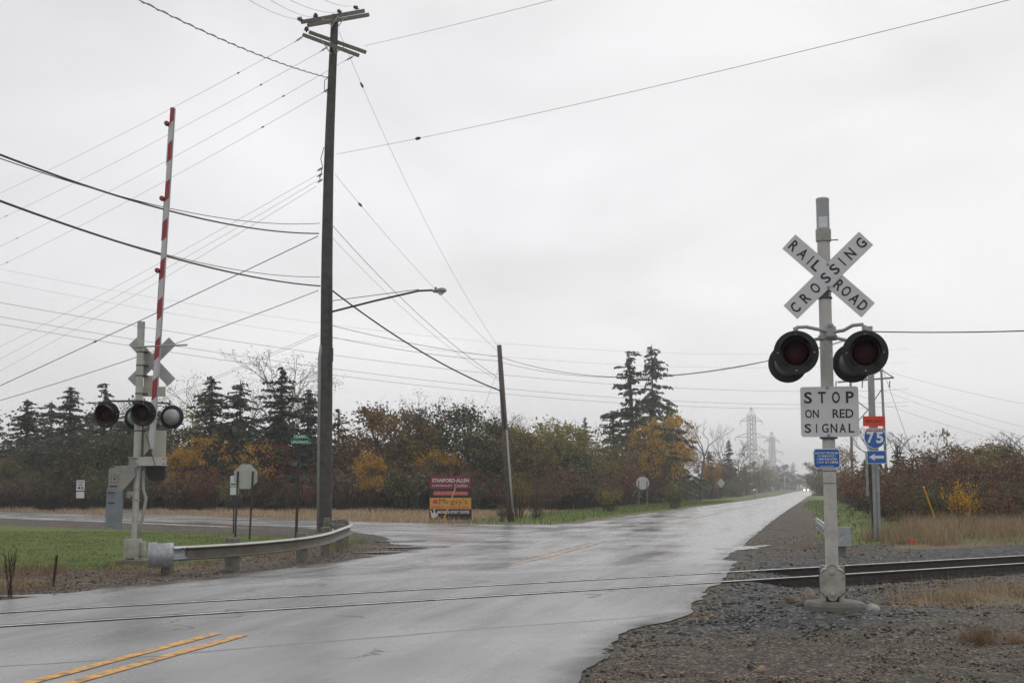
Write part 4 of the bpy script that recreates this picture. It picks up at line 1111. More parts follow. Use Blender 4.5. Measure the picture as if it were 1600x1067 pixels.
# ------------------------------------------------------------------ utility poles
M_POLE = mat('weathered_pole_wood', (.062, .056, .051), .9, var=.3, scale=5, dirt=(.115, .105, .095), dscale=1.3, damt=.6, bump=.5, bscale=30)
M_POLE2 = mat('brown_pole_wood', (.11, .085, .068), .9, var=.3, scale=5, dirt=(.18, .15, .13), dscale=1.3, damt=.6, bump=.5, bscale=30)
M_POLEG = mat('silver_grey_pole_wood', (.29, .28, .265), .9, var=.25, scale=6, dirt=(.11, .1, .09), dscale=1.5, damt=.6, bump=.4)
M_INS = mat('brown_porcelain', (.03, .022, .02), .25, var=.1); M_PVC = mat('grey_conduit', (.3, .3, .3), .55, var=.1, scale=3); M_ARM = mat('crossarm_wood', (.15, .135, .12), .9, var=.25, scale=9, bump=.3)
YP = 46.0
pp = gat(507, YP); up1 = thing('utility_pole', pp, 'tall dark wooden pole with two pairs of crossarms and a street light', 'utility pole')
f1 = rel(pp, YP)
pol = [(507.5, 830, 12.0), (508.5, 700, 11.4), (510, 550, 10.6), (511, 400, 9.6), (514, 250, 8.4), (519, 120, 7.2), (523.5, 24, 6.3)]
pts = []; rads = []
for a, b, c in pol: x_, z_ = f1(a, b); pts.append((x_, 0, z_)); rads.append(c * YP / F * .92)
pts[0] = (pts[0][0], 0, -.3)
mb = MB(); mb.tube(smooth_path(pts, 5), list(np.interp(np.arange(31), np.arange(0, 31, 5), rads)), 20); mb.build('pole_shaft', M_POLE, up1, True)
def arms(name, a, b, yoff, s_=.115):
    x0, z0 = f1(*a[:2]); x1, z1 = f1(*b[:2]); p0 = Vector((x0, a[2], z0)); p1 = Vector((x1, b[2], z1))
    # positions given at depth offsets: rescale so the sight lines agree
    p0 = at(a[0], a[1], YP + a[2]) - pp; p1 = at(b[0], b[1], YP + b[2]) - pp
    L_ = (p1 - p0).length; m_ = (p0 + p1)/2; t_ = (p1 - p0).normalized(); s2_ = Vector((t_.y, -t_.x, 0)).normalized(); u_ = s2_.cross(t_)
    M = Matrix((( *t_, ), (*s2_,), (*u_,))).transposed().to_4x4(); M.translation = m_
    return MB().box((0, 0, 0), (L_, s_, s_*1.15), M, bev=.008).build(name, M_ARM, up1), p0, p1
a1, A0, A1 = arms('crossarm', (471, 35, -.3), (569, 17.5, 1.1), 0); a2, B0, B1 = arms('crossarm', (481, 40, -.75), (576, 23.5, .65), 0)
a3, C0, C1 = arms('crossarm', (484, 51, .6), (571, 82, -.5), 0); a4, D0, D1 = arms('crossarm', (474, 55, .25), (560, 87, -.85), 0)
for a, b in (((504, 33), (521, 46)), ((541, 31), (528, 49)), ((503, 66), (519, 89)), ((540, 77), (525, 88)), ((530, 30), (520, 45)), ((516, 67), (526, 86))):
    MB().cyl(Vector((*[f1(*a)[0]], -.3, f1(*a)[1])), Vector((f1(*b)[0], -.28, f1(*b)[1])), .018, k=6).build('arm_brace', M_GALV, up1)
def insul(P, axis=(0, 0, 1), s_=1.0):
    return MB().lathe([(.02*s_, -.05), (.02*s_, 0), (.07*s_, .02), (.03*s_, .04), (.065*s_, .07), (.03*s_, .09), (.05*s_, .12), (.02*s_, .16), (0, .17)], P, axis, 12).build('insulator', M_INS, up1, True)
for q, ax in ((A0 + Vector((0, 0, .1)), (-1, -.5, 0)), (A1 + Vector((-.25, 0, .1)), (-1, -.5, .3)), (A0 + (A1 - A0)*.22 + Vector((0, 0, .08)), (0, 0, 1)), (A0 + (A1 - A0)*.62 + Vector((0, 0, .08)), (-.6, -.4, .5)), (C0 + Vector((-.12, 0, .06)), (0, 0, 1))): insul(q, ax, 1.5 if q is not None else 1)
def strain(pa, pb_, Y=YP - .2):
    a = at(*pa, Y) - pp; b = at(*pb_, Y) - pp; mb = MB(); mb.cyl(a, b, .012, k=6)
    t_ = (b - a)
    for i in range(3): mb.lathe([(.015, -.02), (.055, 0), (.015, .03)], a + t_ * (.25 + .2*i), t_, 10)
    mb.build('strain_insulator', M_INS, up1, True, 60); return b + pp
E1 = strain((474, 57), (460, 66.5)); E2 = strain((513, 73), (500, 81.5)); E3 = strain((553, 88), (539, 95.5)); E4 = strain((517, 137), (503, 146))
for a in ((500, 268), (499, 277), (499, 286)): strain((504.5, a[1] - 6), (495, a[1]))
x0, z0 = f1(500.5, 560); x1, z1 = f1(498.8, 826)
MB().tube([(x1, -.1, z1 - .2), (x0, -.1, z0), (x0 + .06, -.1, f1(502, 540)[1])], .075, 12).build('riser_conduit', M_PVC, up1, True)
MB().tube([(f1(518, 455)[0], -.2, f1(0, 455)[1]), (f1(519, 545)[0], -.2, f1(0, 545)[1]), (f1(516, 600)[0], -.2, f1(0, 600)[1])], .02, 6).box((f1(518.5, 555)[0], -.16, f1(518, 555)[1]), (.14, .1, .5), bev=.02).build('cable_drop', M_DARK, up1)
MB().tube([(f1(513, 123)[0], -.1, f1(0, 123)[1]), (f1(508, 128)[0], -.12, f1(0, 128)[1]), (f1(507.5, 142)[0], -.12, f1(0, 142)[1]), (f1(512, 147)[0], -.12, f1(0, 147)[1]), (f1(517, 146)[0], -.12, f1(0, 146)[1])], .015, 6).build('jumper_loop', M_DARK, up1)
MB().tube([(f1(507, 232)[0], -.13, f1(0, 232)[1]), (f1(502, 250)[0], -.13, f1(0, 250)[1]), (f1(505, 262)[0], -.13, f1(0, 262)[1]), (f1(500, 282)[0], -.13, f1(0, 282)[1])], .015, 6).build('jumper_loop', M_DARK, up1)
# luminaire on its arm
LM = MB(); e0 = at(519, 487, YP) - pp; e1 = at(654, 454.5, YP - 1.6) - pp; e2 = at(676, 453.5, YP - 1.9) - pp
LM.tube([e0, e0 + (e1-e0)*.5 + Vector((0, 0, .02)), e1, e2], .036, 10); LM.cyl(at(519, 470, YP) - pp, e1 + Vector((0, 0, .05)), .012, k=6)
lam = LM.build('lamp_arm', M_DARK, up1, True)
ax = (e2 - e1).normalized(); c = at(677, 455, YP - 1.9) - pp
mb = MB(); prof_ = [(.0, 0), (.05, .0), (.075, .06), (.09, .16), (.115, .28), (.12, .38), (.09, .47), (.0, .5)]
mb.lathe(prof_, (0, 0, 0), (1, 0, 0), 20)
yaw_ = math.atan2(ax.y, ax.x)
mb.v = [tuple(c + Matrix.Rotation(yaw_, 3, 'Z') @ Vector((x, y*1.25, z*.8))) for x, y, z in mb.v]
hd = mb.build('lamp_head', M_UP, lam, True)
mb = MB().lathe([(.105, 0), (.1, .04), (.07, .08), (0, .1)], c + Matrix.Rotation(yaw_, 3, 'Z') @ Vector((.31, 0, -.06)), (0, 0, -1), 20); mb.build('lamp_refractor', M_GLASS, lam, True)
mb = MB().cyl(c + Matrix.Rotation(yaw_, 3, 'Z') @ Vector((.1, 0, .05)), c + Matrix.Rotation(yaw_, 3, 'Z') @ Vector((.1, 0, .13)), .035, k=10); mb.build('photocell', M_DARK, lam)

def simple_pole(px0, py0, px1, py1, Y, r0, r1, m, lab, riser=None):
    p = gat(px0, Y); o = thing('utility_pole', p, lab, 'utility pole'); f = rel(p, Y); q = f(px1, py1); b = f(px0, py0)
    MB().tube([(b[0], 0, -.3), (b[0]*.5 + q[0]*.5 , 0, q[1]*.5), (q[0], 0, q[1])], [r0, (r0+r1)/2, r1], 16).build('pole_shaft', m, o, True)
    return o, p, f
YP2 = 58.0
up2, p2, f2 = simple_pole(798.5, 815, 780, 539, YP2, .17, .1, M_POLE2, 'shorter brown wooden pole leaning left, in the dry grass across the side street')
MB().tube([(f2(801.5, 0)[0], -.16, f2(0, 800)[1]), (f2(798, 0)[0], -.15, f2(0, 760)[1]), (f2(791.5, 0)[0], -.14, f2(0, 672)[1])], .045, 10).build('riser_conduit', M_PVC, up2, True)
MB().tube([(f2(780, 609)[0], -.13, f2(0, 609)[1]), (f2(784, 617)[0], -.15, f2(0, 617)[1]), (f2(789, 670)[0], -.15, f2(0, 670)[1])], .03, 8).build('cable_drop', M_DARK, up2, True)
YP3 = 38.5
up3, p3, f3 = simple_pole(1367.5, 831, 1358.8, 510, YP3, .12, .085, M_POLEG, 'weathered grey pole standing behind the STOP ON RED SIGNAL mast and the shield sign')
b0_, b1_ = f3(1363, 832), f3(1355, 705)
MB().tube([(b0_[0], -.14, b0_[1]), (b1_[0], -.14, b1_[1])], .035, 4).build('dark_batten', M_POST, up3)
MB().box((f3(1353.5, 0)[0], -.1, f3(0, 740)[1]), (.05, .1, 1.3), bev=.01).build('meter_box', M_UP, up3)

# ------------------------------------------------------------------ overhead wires
M_WIRE = mat('black_cable', (.025, .025, .027), .6, var=.1); M_THIN = mat('grey_wire', (.16, .16, .165), .5, var=.1)
def wire(a, b, sag, r, lab, m=None, k=28, cat='overhead wire', knots=(), twist=0):
    """a, b: (px, py, depth)"""
    A = at(*a); B_ = at(*b); mb = MB(); pts = []
    for i in range(k + 1):
        t = i / k; p = A.lerp(B_, t); p.z -= sag * 4 * t * (1 - t)
        pts.append(p - A)
    mb.tube(pts, r, 5)
    if twist:
        q = []
        for i in range(k*6 + 1):
            t = i / (k*6); p = A.lerp(B_, t); p.z -= sag*4*t*(1-t)
            q.append(p - A + Vector((math.cos(t*twist)*.02, math.cos(t*twist)*.02, math.sin(t*twist)*.028)))
        mb.tube(q, r*.8, 4)
    for t, s_ in knots:
        p = A.lerp(B_, t); p.z -= sag*4*t*(1-t); tt = (B_ - A).normalized()
        mb.lathe([(0, -.16*s_), (.05*s_, -.12*s_), (.06*s_, 0), (.05*s_, .12*s_), (0, .16*s_)], p - A, tt, 8)
    o = mb.build('overhead_wire', m or M_THIN, None, True); o.location = A; tag(o, lab, cat, 'overhead wires'); return o
T = .0062
# lines from the lower crossarms off to the left along the side street
ends = [(-340, 430), (-340, 475), (-340, 525), (-340, 553)]
for (a, b, c), (ex, ey), lab in zip(((460, 66.5, 45.8), (500, 81.5, 45.8), (539, 95.5, 45.8), (503, 146, 45.8)), ends,
        ('thin line running left from the outer insulator of the lower crossarm', 'thin line running left from the middle insulator of the lower crossarm', 'thin line running left from the right end of the lower crossarm', 'thin line running left from just under the crossarms, below the twisted cable')):
    wire((a, b, c), (ex, ey, 90), .9, T, lab, knots=((.06, .5), (.42, .5)))
for (a, b), ey, w in (((495, 274), 690, 'topmost'), ((495, 283), 716, 'middle'), ((495, 291), 742, 'lowest')):
    wire((a, b, 45.8), (-340, ey, 90), .7, T, f'{w} of three close grey lines fanning left from halfway up the tall pole')
# toward the camera along the road
wire((513, 122, 46), (140, -40, 24), .22, .011, 'twisted service cable sweeping up to the top left from below the crossarms', M_WIRE, twist=150)
wire((470, 31, 45.7), (330, -40, 24), .2, T, 'leftmost thin line rising from the top crossarm out of the picture'); wire((492, 28, 46), (360, -45, 24), .2, T, 'second thin line from the left rising off the top crossarm')
wire((530, 20, 46.5), (400, -30, 24), .2, T, 'third thin line from the left rising off the top crossarm'); wire((548, 10, 46.8), (440, -45, 24), .2, T, 'rightmost thin line rising off the top crossarm')
wire((498, 365, 46), (-200, 160, 21), .55, .024, 'thick black cable, upper of the two heavy cables crossing behind the raised barrier arm', M_WIRE); wire((500, 349, 46), (-200, 172, 21), .6, .011, 'thin black cable just under the upper heavy cable at left', M_WIRE)
wire((500, 447, 46), (-200, 236, 21), .42, .026, 'thick black cable, lower of the two heavy cables at left', M_WIRE); wire((500, 433, 46), (-200, 233, 21), .55, .011, 'thin black cable riding beside the lower heavy cable', M_WIRE)
wire((519, 454, 46), (781, 610, 58), .32, .03, 'thick black cable sagging from the tall pole down to the leaning brown pole', M_WIRE)
wire((497, 369, 46), (-300, 738, 62), .1, .016, 'black cable dropping left from the tall pole past the top of the gate signal mast', M_WIRE, knots=((.37, .6),)); wire((497, 454, 46), (-300, 700, 62), .5, .013, 'black cable dropping left below the heavy cables, passing behind the white crossed boards', M_WIRE)
wire((498, 520, 46), (-120, 742, 80), .5, T, 'grey line dropping left toward the spruces from under the street light'); wire((498, 524, 46), (-120, 752, 80), .4, T, 'lower grey line dropping left toward the spruces from under the street light')
# span wires over the road
wire((526, 241, 46), (1900, -82, 19), .18, .006, 'long span wire climbing right across the sky with a small black insulator', M_WIRE, knots=((.195, .9),)); wire((570, 72, 45.5), (1100, -62, 25), .05, T, 'thin line rising right from the lower crossarm out of the top edge')
# down to the leaning pole
wire((530, 50, 46), (778, 541, 58), .75, T, 'long thin line dropping from the crossarms to the top of the leaning pole', knots=((.12, .8),)); wire((523, 272, 46), (777, 548, 58), .25, T, 'thin line with a bead dropping from mid pole to the top of the leaning pole', knots=((.13, .8),))
wire((519, 352, 46), (781, 592, 58), .4, .010, 'dark line dropping from mid pole to the side of the leaning pole', M_WIRE); wire((519, 371, 46), (781, 596, 58), .42, .006, 'faint line just under the dark line between the two wooden poles')
# across the background
wire((520, 509, 46), (779, 557, 58), .12, .010, 'dark line from under the street light to the leaning pole', M_WIRE); wire((780, 557, 58), (1358, 519, 38.5), 1.12, .011, 'dark line from the leaning pole to the grey pole, passing behind the lamps', M_WIRE)
wire((520, 527, 46), (783, 564, 58), .12, .009, 'second dark line from under the street light to the leaning pole', M_WIRE); wire((783, 566, 58), (1358, 522, 38.5), .95, .008, 'thinner line between the leaning pole and the grey pole on the right', M_WIRE)
wire((1358, 518, 38.5), (1850, 504, 30), .1, .017, 'dark cable running right from the top of the grey pole', M_WIRE)
for a, b, lab, s_ in (((-60, 462), (1420, 608), 'high tension line crossing the whole background, topmost of three', 3.2), ((-60, 484), (1420, 628), 'high tension line crossing the whole background, middle of three', 3.2), ((-60, 496), (1420, 634), 'high tension line crossing the whole background, lowest of three', 3.2)):
    wire((*a, 120), (*b, 210), s_, .021, lab, k=40)
for a, b, lab in (((-60, 408), (1420, 545), 'faint high line far in the background, upper of two'), ((-60, 428), (1420, 566), 'faint high line far in the background, lower of two')): wire((*a, 150), (*b, 215), 4.5, .012, lab, k=40)
for a, b, lab in (((1393, 606), (1900, 720), 'faint line falling right from the outer end of the wooden transmission frame'), ((1380, 610), (1900, 745), 'faint line falling right from the middle of the wooden transmission frame'), ((1330, 613), (1900, 762), 'faint line falling right from the left of the wooden transmission frame'), ((1392, 582), (1900, 665), 'topmost faint line falling right from the wooden transmission frame')): wire((*a, 215), (*b, 190), 1.5, .018, lab)
wire((779, 575, 57.9), (690.5, 819, 57.4), 0, .006, 'guy wire anchoring the leaning pole beside the advert board', cat='guy wire'); wire((1358.5, 517, 38.5), (1462, 814, 39.6), 0, .006, 'guy wire slanting down right from the grey pole', cat='guy wire')

# ------------------------------------------------------------------ transmission frame and pylons
M_HF = mat('frame_timber', (.17, .155, .14), .9, var=.2, scale=3)
YH = 215; ph = gat(1357, YH); hf = thing('wooden_pylon', ph, 'wooden two-legged transmission frame with a long crossarm, behind the shield sign', 'transmission pole'); f = rel(ph, YH)
for a, b in (((1332, 780), (1329, 597)), ((1387, 780), (1377, 578))):
    q0, q1 = f(*a), f(*b); MB().tube([(q0[0], 0, -1), (q1[0], 0, q1[1])], [.26, .2], 8).build('leg', M_HF, hf, True)
q0, q1 = f(1309, 597), f(1396.5, 590); MB().cyl((q0[0], 0, q0[1]), (q1[0], 0, q1[1]), .15, k=6).build('crossarm', M_HF, hf)
for a, b in (((1332, 622), (1356, 640)), ((1356, 640), (1378, 607)), ((1330, 670), (1356, 640)), ((1356, 640), (1382, 668)), ((1377, 578), (1352, 592)), ((1377, 578), (1396, 590))): MB().cyl((f(*a)[0], -.2, f(*a)[1]), (f(*b)[0], -.2, f(*b)[1]), .09, k=5).build('brace', M_HF, hf)
for px in (1310.5, 1352, 1395): MB().cyl((f(px, 0)[0], 0, f(px, 595)[1]), (f(px, 0)[0] - .1, 0, f(px, 606)[1]), .09, k=6).build('insulator_string', M_INS, hf)
M_PYL = mat('galvanised_lattice', (.2, .2, .2), .6, metal=.2, var=.1)
def pylon(px, pyt, Y, lab, sc=1.0):
    p = gat(px, Y); o = thing('transmission_tower', p, lab, 'pylon', .35, 'lattice pylons'); H_ = at(px, pyt, Y).z - p.z; k = .075 * sc
    def prof_(h): return np.interp(h, [0, .42, .5, .9, 1], [.13, .045, .04, .036, .0]) * H_
    mb = MB(); hs = [0, .12, .22, .3, .37, .43, .49, .55, .61, .67, .73, .79, .85, .9]
    for i in range(len(hs) - 1):
        a, b = hs[i], hs[i+1]
        ca = [Vector((sx*prof_(a), sy*prof_(a), a*H_)) for sx, sy in ((1,1),(1,-1),(-1,-1),(-1,1))]; cb = [Vector((sx*prof_(b), sy*prof_(b), b*H_)) for sx, sy in ((1,1),(1,-1),(-1,-1),(-1,1))]
        for j in range(4):
            q = (j+1) % 4; mb.cyl(ca[j], cb[j], k*1.6, k=4); mb.cyl(ca[j], cb[q], k, k=3); mb.cyl(ca[q], cb[j], k, k=3); mb.cyl(cb[j], cb[q], k, k=3)
    for sx, sy in ((1,1),(1,-1),(-1,-1),(-1,1)): mb.cyl((sx*prof_(.9), sy*prof_(.9), .9*H_), (0, 0, H_), k*1.3, k=4)
    mb.build('lattice_body', M_PYL, o)
    for h, w in ((.83, .15), (.635, .22), (.485, .17)):
        zz = h*H_; ww_ = w*H_; q = prof_(h)
        for s_ in (-1, 1):
            mb = MB(); tip = Vector((s_*ww_, 0, zz))
            for sy in (-1, 1): mb.cyl((s_*q, sy*q, zz), tip, k*1.5, k=4); mb.cyl((s_*q, sy*q, zz + .055*H_), tip, k, k=3)
            mb.cyl(tip, tip - Vector((0, 0, .05*H_)), k*1.6, k=5); mb.build('tower_arm', M_PYL, o)
    return o
pylon(1176, 636, 560, 'nearest and largest steel lattice pylon above the trees left of the mast', .9)
pylon(1207.5, 674, 800, 'second steel lattice pylon, smaller, just right of the largest one', 1.2)
pylon(1240, 721, 1500, 'farthest pylon, a tiny faint spike near the end of the road', 2.2)

# ------------------------------------------------------------------ far traffic and the next crossing
M_CARW = mat('car_paint_pale', (.5, .5, .5), .3, var=.05); M_CARD = mat('car_paint_dark', (.03, .032, .04), .3, var=.1); M_CGL = mat('car_glass', (.03, .035, .04), .08, var=.1); M_TYRE = mat('tyre_rubber', (.02, .02, .02), .8, var=.1)
M_HL = mat('lit_headlamp', (.9, .85, .7), .3, emit=((1.0, .55, .18), 12)); M_TL = mat('lit_tail_lamp', (.5, .02, .01), .3, emit=((1.0, .06, .02), 4))
def car(p, yaw, m, lab, front=True, tail=False, hl=.12):
    o = thing('car', p, lab, 'car', yaw)
    prof_ = [(-2.2, .35), (-2.25, .7), (-2.1, .95), (-1.5, 1.0), (-.9, 1.45), (.6, 1.48), (1.35, 1.02), (2.1, .85), (2.25, .65), (2.2, .35)]
    b = MB(); K = len(prof_)
    for s_ in (-.85, .85): b.v += [(s_ * (.8 if z > 1.2 else 1), -y, z) for y, z in prof_]
    b.f = [tuple(range(K)), tuple(reversed(range(K, 2*K)))] + [((i+1) % K, i, K+i, K+(i+1) % K) for i in range(K)]; b.m = [0]*len(b.f)
    b.build('body', m, o)
    MB().add([(-.66, -.68, 1.42), (.66, -.68, 1.42), (.76, -1.3, 1.07), (-.76, -1.3, 1.07)], [(0, 3, 2, 1)], M=Matrix.Translation((0, -.02, .01))).build('windscreen', M_CGL, o)
    for sx in (-.8, .8):
        for sy in (-1.4, 1.4): MB().cyl((sx - .1, sy, .33), (sx + .1, sy, .33), .33, k=16).build('wheel', M_TYRE, o)
        if front: MB().lathe([(hl, 0), (hl*.8, .03), (0, .05)], (sx*.78, -2.24, .7), (0, -1, 0), 12).build('headlight', M_HL, o)
    if tail: MB().box((-.6, 2.28, .8), (.3, .05, .2)).build('tail_light', M_TL, o); MB().box((.6, 2.28, .8), (.3, .05, .2)).build('tail_light', M_TL, o)
    return o
uc_ = 455; xx, yy = road_xy(uc_, .2); car((float(xx), float(yy), gz(xx, yy) + .02), -TH + .0, M_CARD, 'oncoming car with lit headlamps at the far end of the road', True, hl=.24)
p = gat(1231, 640); car((p.x, p.y, p.z), 1.2 + PI, M_CARD, 'dark car with a red tail lamp, side on left of the road end', False, True)
p = gat(1178.5, 250); mbx = thing('mailbox', p, 'small white box on a post at the edge of the far trees', 'mailbox', -.2)
M_MBW = mat('white_enamel', (.7, .7, .7), .4, var=.05)
mbx.scale = (1.5, 1.5, 1.3); MB().box((0, 0, 1.15), (.42, .5, .26), bev=.05).build('box', M_MBW, mbx); MB().box((0, 0, .5), (.1, .1, 1.1)).build('post', M_WOODP, mbx)
p = gat(1226, 555); fs_ = thing('far_signal', p, 'tiny distant pale pole with two dark lamps beside the dark car', 'railroad signal', -TH)
fs_.scale = (1.7, 1.7, 1.7); MB().cyl((0, 0, -.2), (0, 0, 3.6), .09, k=8).build('mast', M_ALU, fs_)
for sx in (-.75, .75):
    MB().lathe([(0, 0), (.34, 0), (.34, .05), (.2, .2), (0, .22)], (sx, 0, 2.5), (0, 1, 0), 14).build('signal_light', M_DISC, fs_)
MB().cyl((-.75, .05, 2.55), (.75, .05, 2.55), .05, k=6).build('lamp_arm', M_DARK, fs_)
# ------------------------------------------------------------------ plants
M_BARK = mat('dark_bark', (.05, .042, .035), .9, var=.3, scale=6); M_BARKG = mat('grey_twigs', (.12, .105, .095), .9, var=.25, scale=6); M_BARKP = mat('pale_twigs', (.24, .2, .17), .9, var=.2, scale=6)
LM_ = {
 'spruce': leafmat('spruce_needles', (0.032, 0.044, 0.03), (0.095, 0.112, 0.07), trans=.1),
 'spruce2': leafmat('spruce_needles_bluish', (0.036, 0.049, 0.038), (0.105, 0.125, 0.092), trans=.1),
 'pine': leafmat('pine_needles', (0.038, 0.052, 0.03), (0.105, 0.125, 0.05), trans=.1),
 'oak': leafmat('rusty_oak_leaves', (0.11, 0.068, 0.024), (0.36, 0.21, 0.06)),
 'oakg': leafmat('brown_green_leaves', (0.062, 0.064, 0.026), (0.21, 0.175, 0.065)),
 'darkg': leafmat('dark_green_leaves', (0.036, 0.044, 0.024), (0.12, 0.125, 0.062)),
 'olive': leafmat('olive_leaves', (0.11, 0.092, 0.028), (0.34, 0.25, 0.075)),
 'ygreen': leafmat('pale_yellow_green_leaves', (.15, .145, .05), (.34, .31, .12)),
 'yellow': leafmat('golden_leaves', (.33, .18, .025), (.70, .42, .06)),
 'orange': leafmat('orange_leaves', (0.3, 0.165, 0.025), (0.62, 0.37, 0.055)),
 'redm': leafmat('red_orange_leaves', (.16, .035, .012), (.34, .10, .025)),
 'pinkish': leafmat('pinkish_dry_leaves', (.22, .15, .11), (.40, .29, .21)),
 'purple': leafmat('purplish_brown_leaves', (.06, .035, .03), (.14, .08, .06)),
 'brush': leafmat('red_brown_brush', (0.1, 0.056, 0.034), (0.3, 0.165, 0.1), trans=.15),
 'brushr': leafmat('dark_red_brush', (0.12, 0.05, 0.034), (0.32, 0.125, 0.085), trans=.15),
 'brushd': leafmat('dull_brown_brush', (0.084, 0.060, 0.038), (0.240, 0.168, 0.102), trans=.15),
 'brushg': leafmat('dull_green_brush', (0.06, 0.064, 0.028), (0.2, 0.19, 0.08), trans=.15),
 'straw': leafmat('straw_blades', (.19, .135, .085), (.60, .45, .29), trans=.2),
 'strawr': leafmat('reddish_straw_blades', (.14, .085, .045), (.36, .24, .13), trans=.2),
 'lawn': leafmat('lawn_blades', (.065, .098, .014), (.2, .255, .055), trans=.2),
}
def quads(C_, size, g, flat=0.0, elong=1.6, updir=None):
    """leaf faces round centres C_: returns verts (4N,3), faces"""
    k = len(C_); size = np.asarray(size).reshape(-1, 1) * np.ones((k, 1))
    a = g.standard_normal((k, 3)); 
    if updir is not None: a = a * .5 + updir
    a /= np.linalg.norm(a, axis=1, keepdims=True) + 1e-9
    b = g.standard_normal((k, 3)); b -= a * (a*b).sum(1, keepdims=True); b /= np.linalg.norm(b, axis=1, keepdims=True) + 1e-9
    a = a * size * elong * .5; b = b * size * .5
    V_ = np.stack([C_ - a, C_ + b*.9 - a*.1, C_ + a, C_ - b*.9 + a*.1], 1).reshape(-1, 3)
    return V_, np.arange(4*k).reshape(-1, 4)

def spruce_mesh(seed, droop=.42, gap=.24, power=.85, wid=.23, sparse_top=False):
    """unit-height spruce: drooping whorled boughs with hanging sprays"""
    g = np.random.default_rng(seed); C_ = []; S_ = []; U_ = []; tb = MB()
    z = .05
    tb.tube([(0, 0, -.03), (g.normal(0, .004), g.normal(0, .004), .5), (0, 0, .99)], [.014, .009, .0015], 6)
    side = np.clip(1 + .33*g.standard_normal(8), .45, 1.6)
    while z < .985:
        R_ = wid * (1 - z) ** power * (1.0 if z > .15 else .75 + z*1.6) + .008
        kk = int(g.integers(5, 8)); ph = g.uniform(0, 2*PI)
        for j in range(kk):
            zb = z; z = min(.985, max(.04, z + g.normal(0, .011)))
            if g.random() < gap * (1 if z < .8 else .4): z = zb; continue
            a = ph + 2*PI*j/kk + g.normal(0, .2)
            L_ = R_ * g.uniform(.4, 1.4) * np.interp(a % (2*PI), np.linspace(0, 2*PI, 8), side)
            dr = droop * g.uniform(.6, 1.3)
            lift = .25 if z > .7 else .05
            ns = max(3, int(L_ / .0075))
            t = np.linspace(.08, 1, ns)
            x = np.cos(a)*L_*t; y = np.sin(a)*L_*t
            zz = z + L_ * (lift*t - dr*t*t + .25*dr*t**4)
            tb.tube([(0, 0, z), (x[ns//2], y[ns//2], zz[ns//2]), (x[-1], y[-1], zz[-1])], [.003*(1-z)+.0006, .0016*(1-z)+.0004, .0003], 3, caps=False)
            for q in range(3 if L_ > .02 else 1):
                wd_ = .22 * L_ * (1 - t*.6)
                off_ = g.uniform(-1, 1, ns) * wd_
                cx_ = x - np.sin(a)*off_ + g.normal(0, .003, ns); cy_ = y + np.cos(a)*off_ + g.normal(0, .003, ns)
                cz_ = zz - np.abs(g.normal(0, .006, ns)) - np.abs(off_)*.3
                C_.append(np.stack([cx_, cy_, cz_], 1)); S_.append(g.uniform(.008, .021, ns) * (1.1 - .4*z))
                U_.append(np.stack([np.cos(a)*np.ones(ns)*.5, np.sin(a)*np.ones(ns)*.5, -.7*np.ones(ns)], 1))
            z = zb
        z += .016 + .018*g.random() + (.012 if sparse_top and z > .6 else 0)
    C_ = np.vstack(C_); S_ = np.concatenate(S_); U_ = np.vstack(U_)
    V_, F_ = quads(C_, S_, g, elong=2.1, updir=U_)
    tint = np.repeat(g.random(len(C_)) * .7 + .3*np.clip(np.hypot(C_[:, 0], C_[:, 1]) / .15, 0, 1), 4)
    return mesh_of(tb, 'trunk'), npmesh('crown', V_, F_, None, tint=tint, link=False)
def mesh_of(mb, name, smooth=True):
    me = bpy.data.meshes.new(name); me.from_pydata(mb.v, [], mb.f); me.polygons.foreach_set('use_smooth', [smooth]*len(mb.f)); me.update(); return me
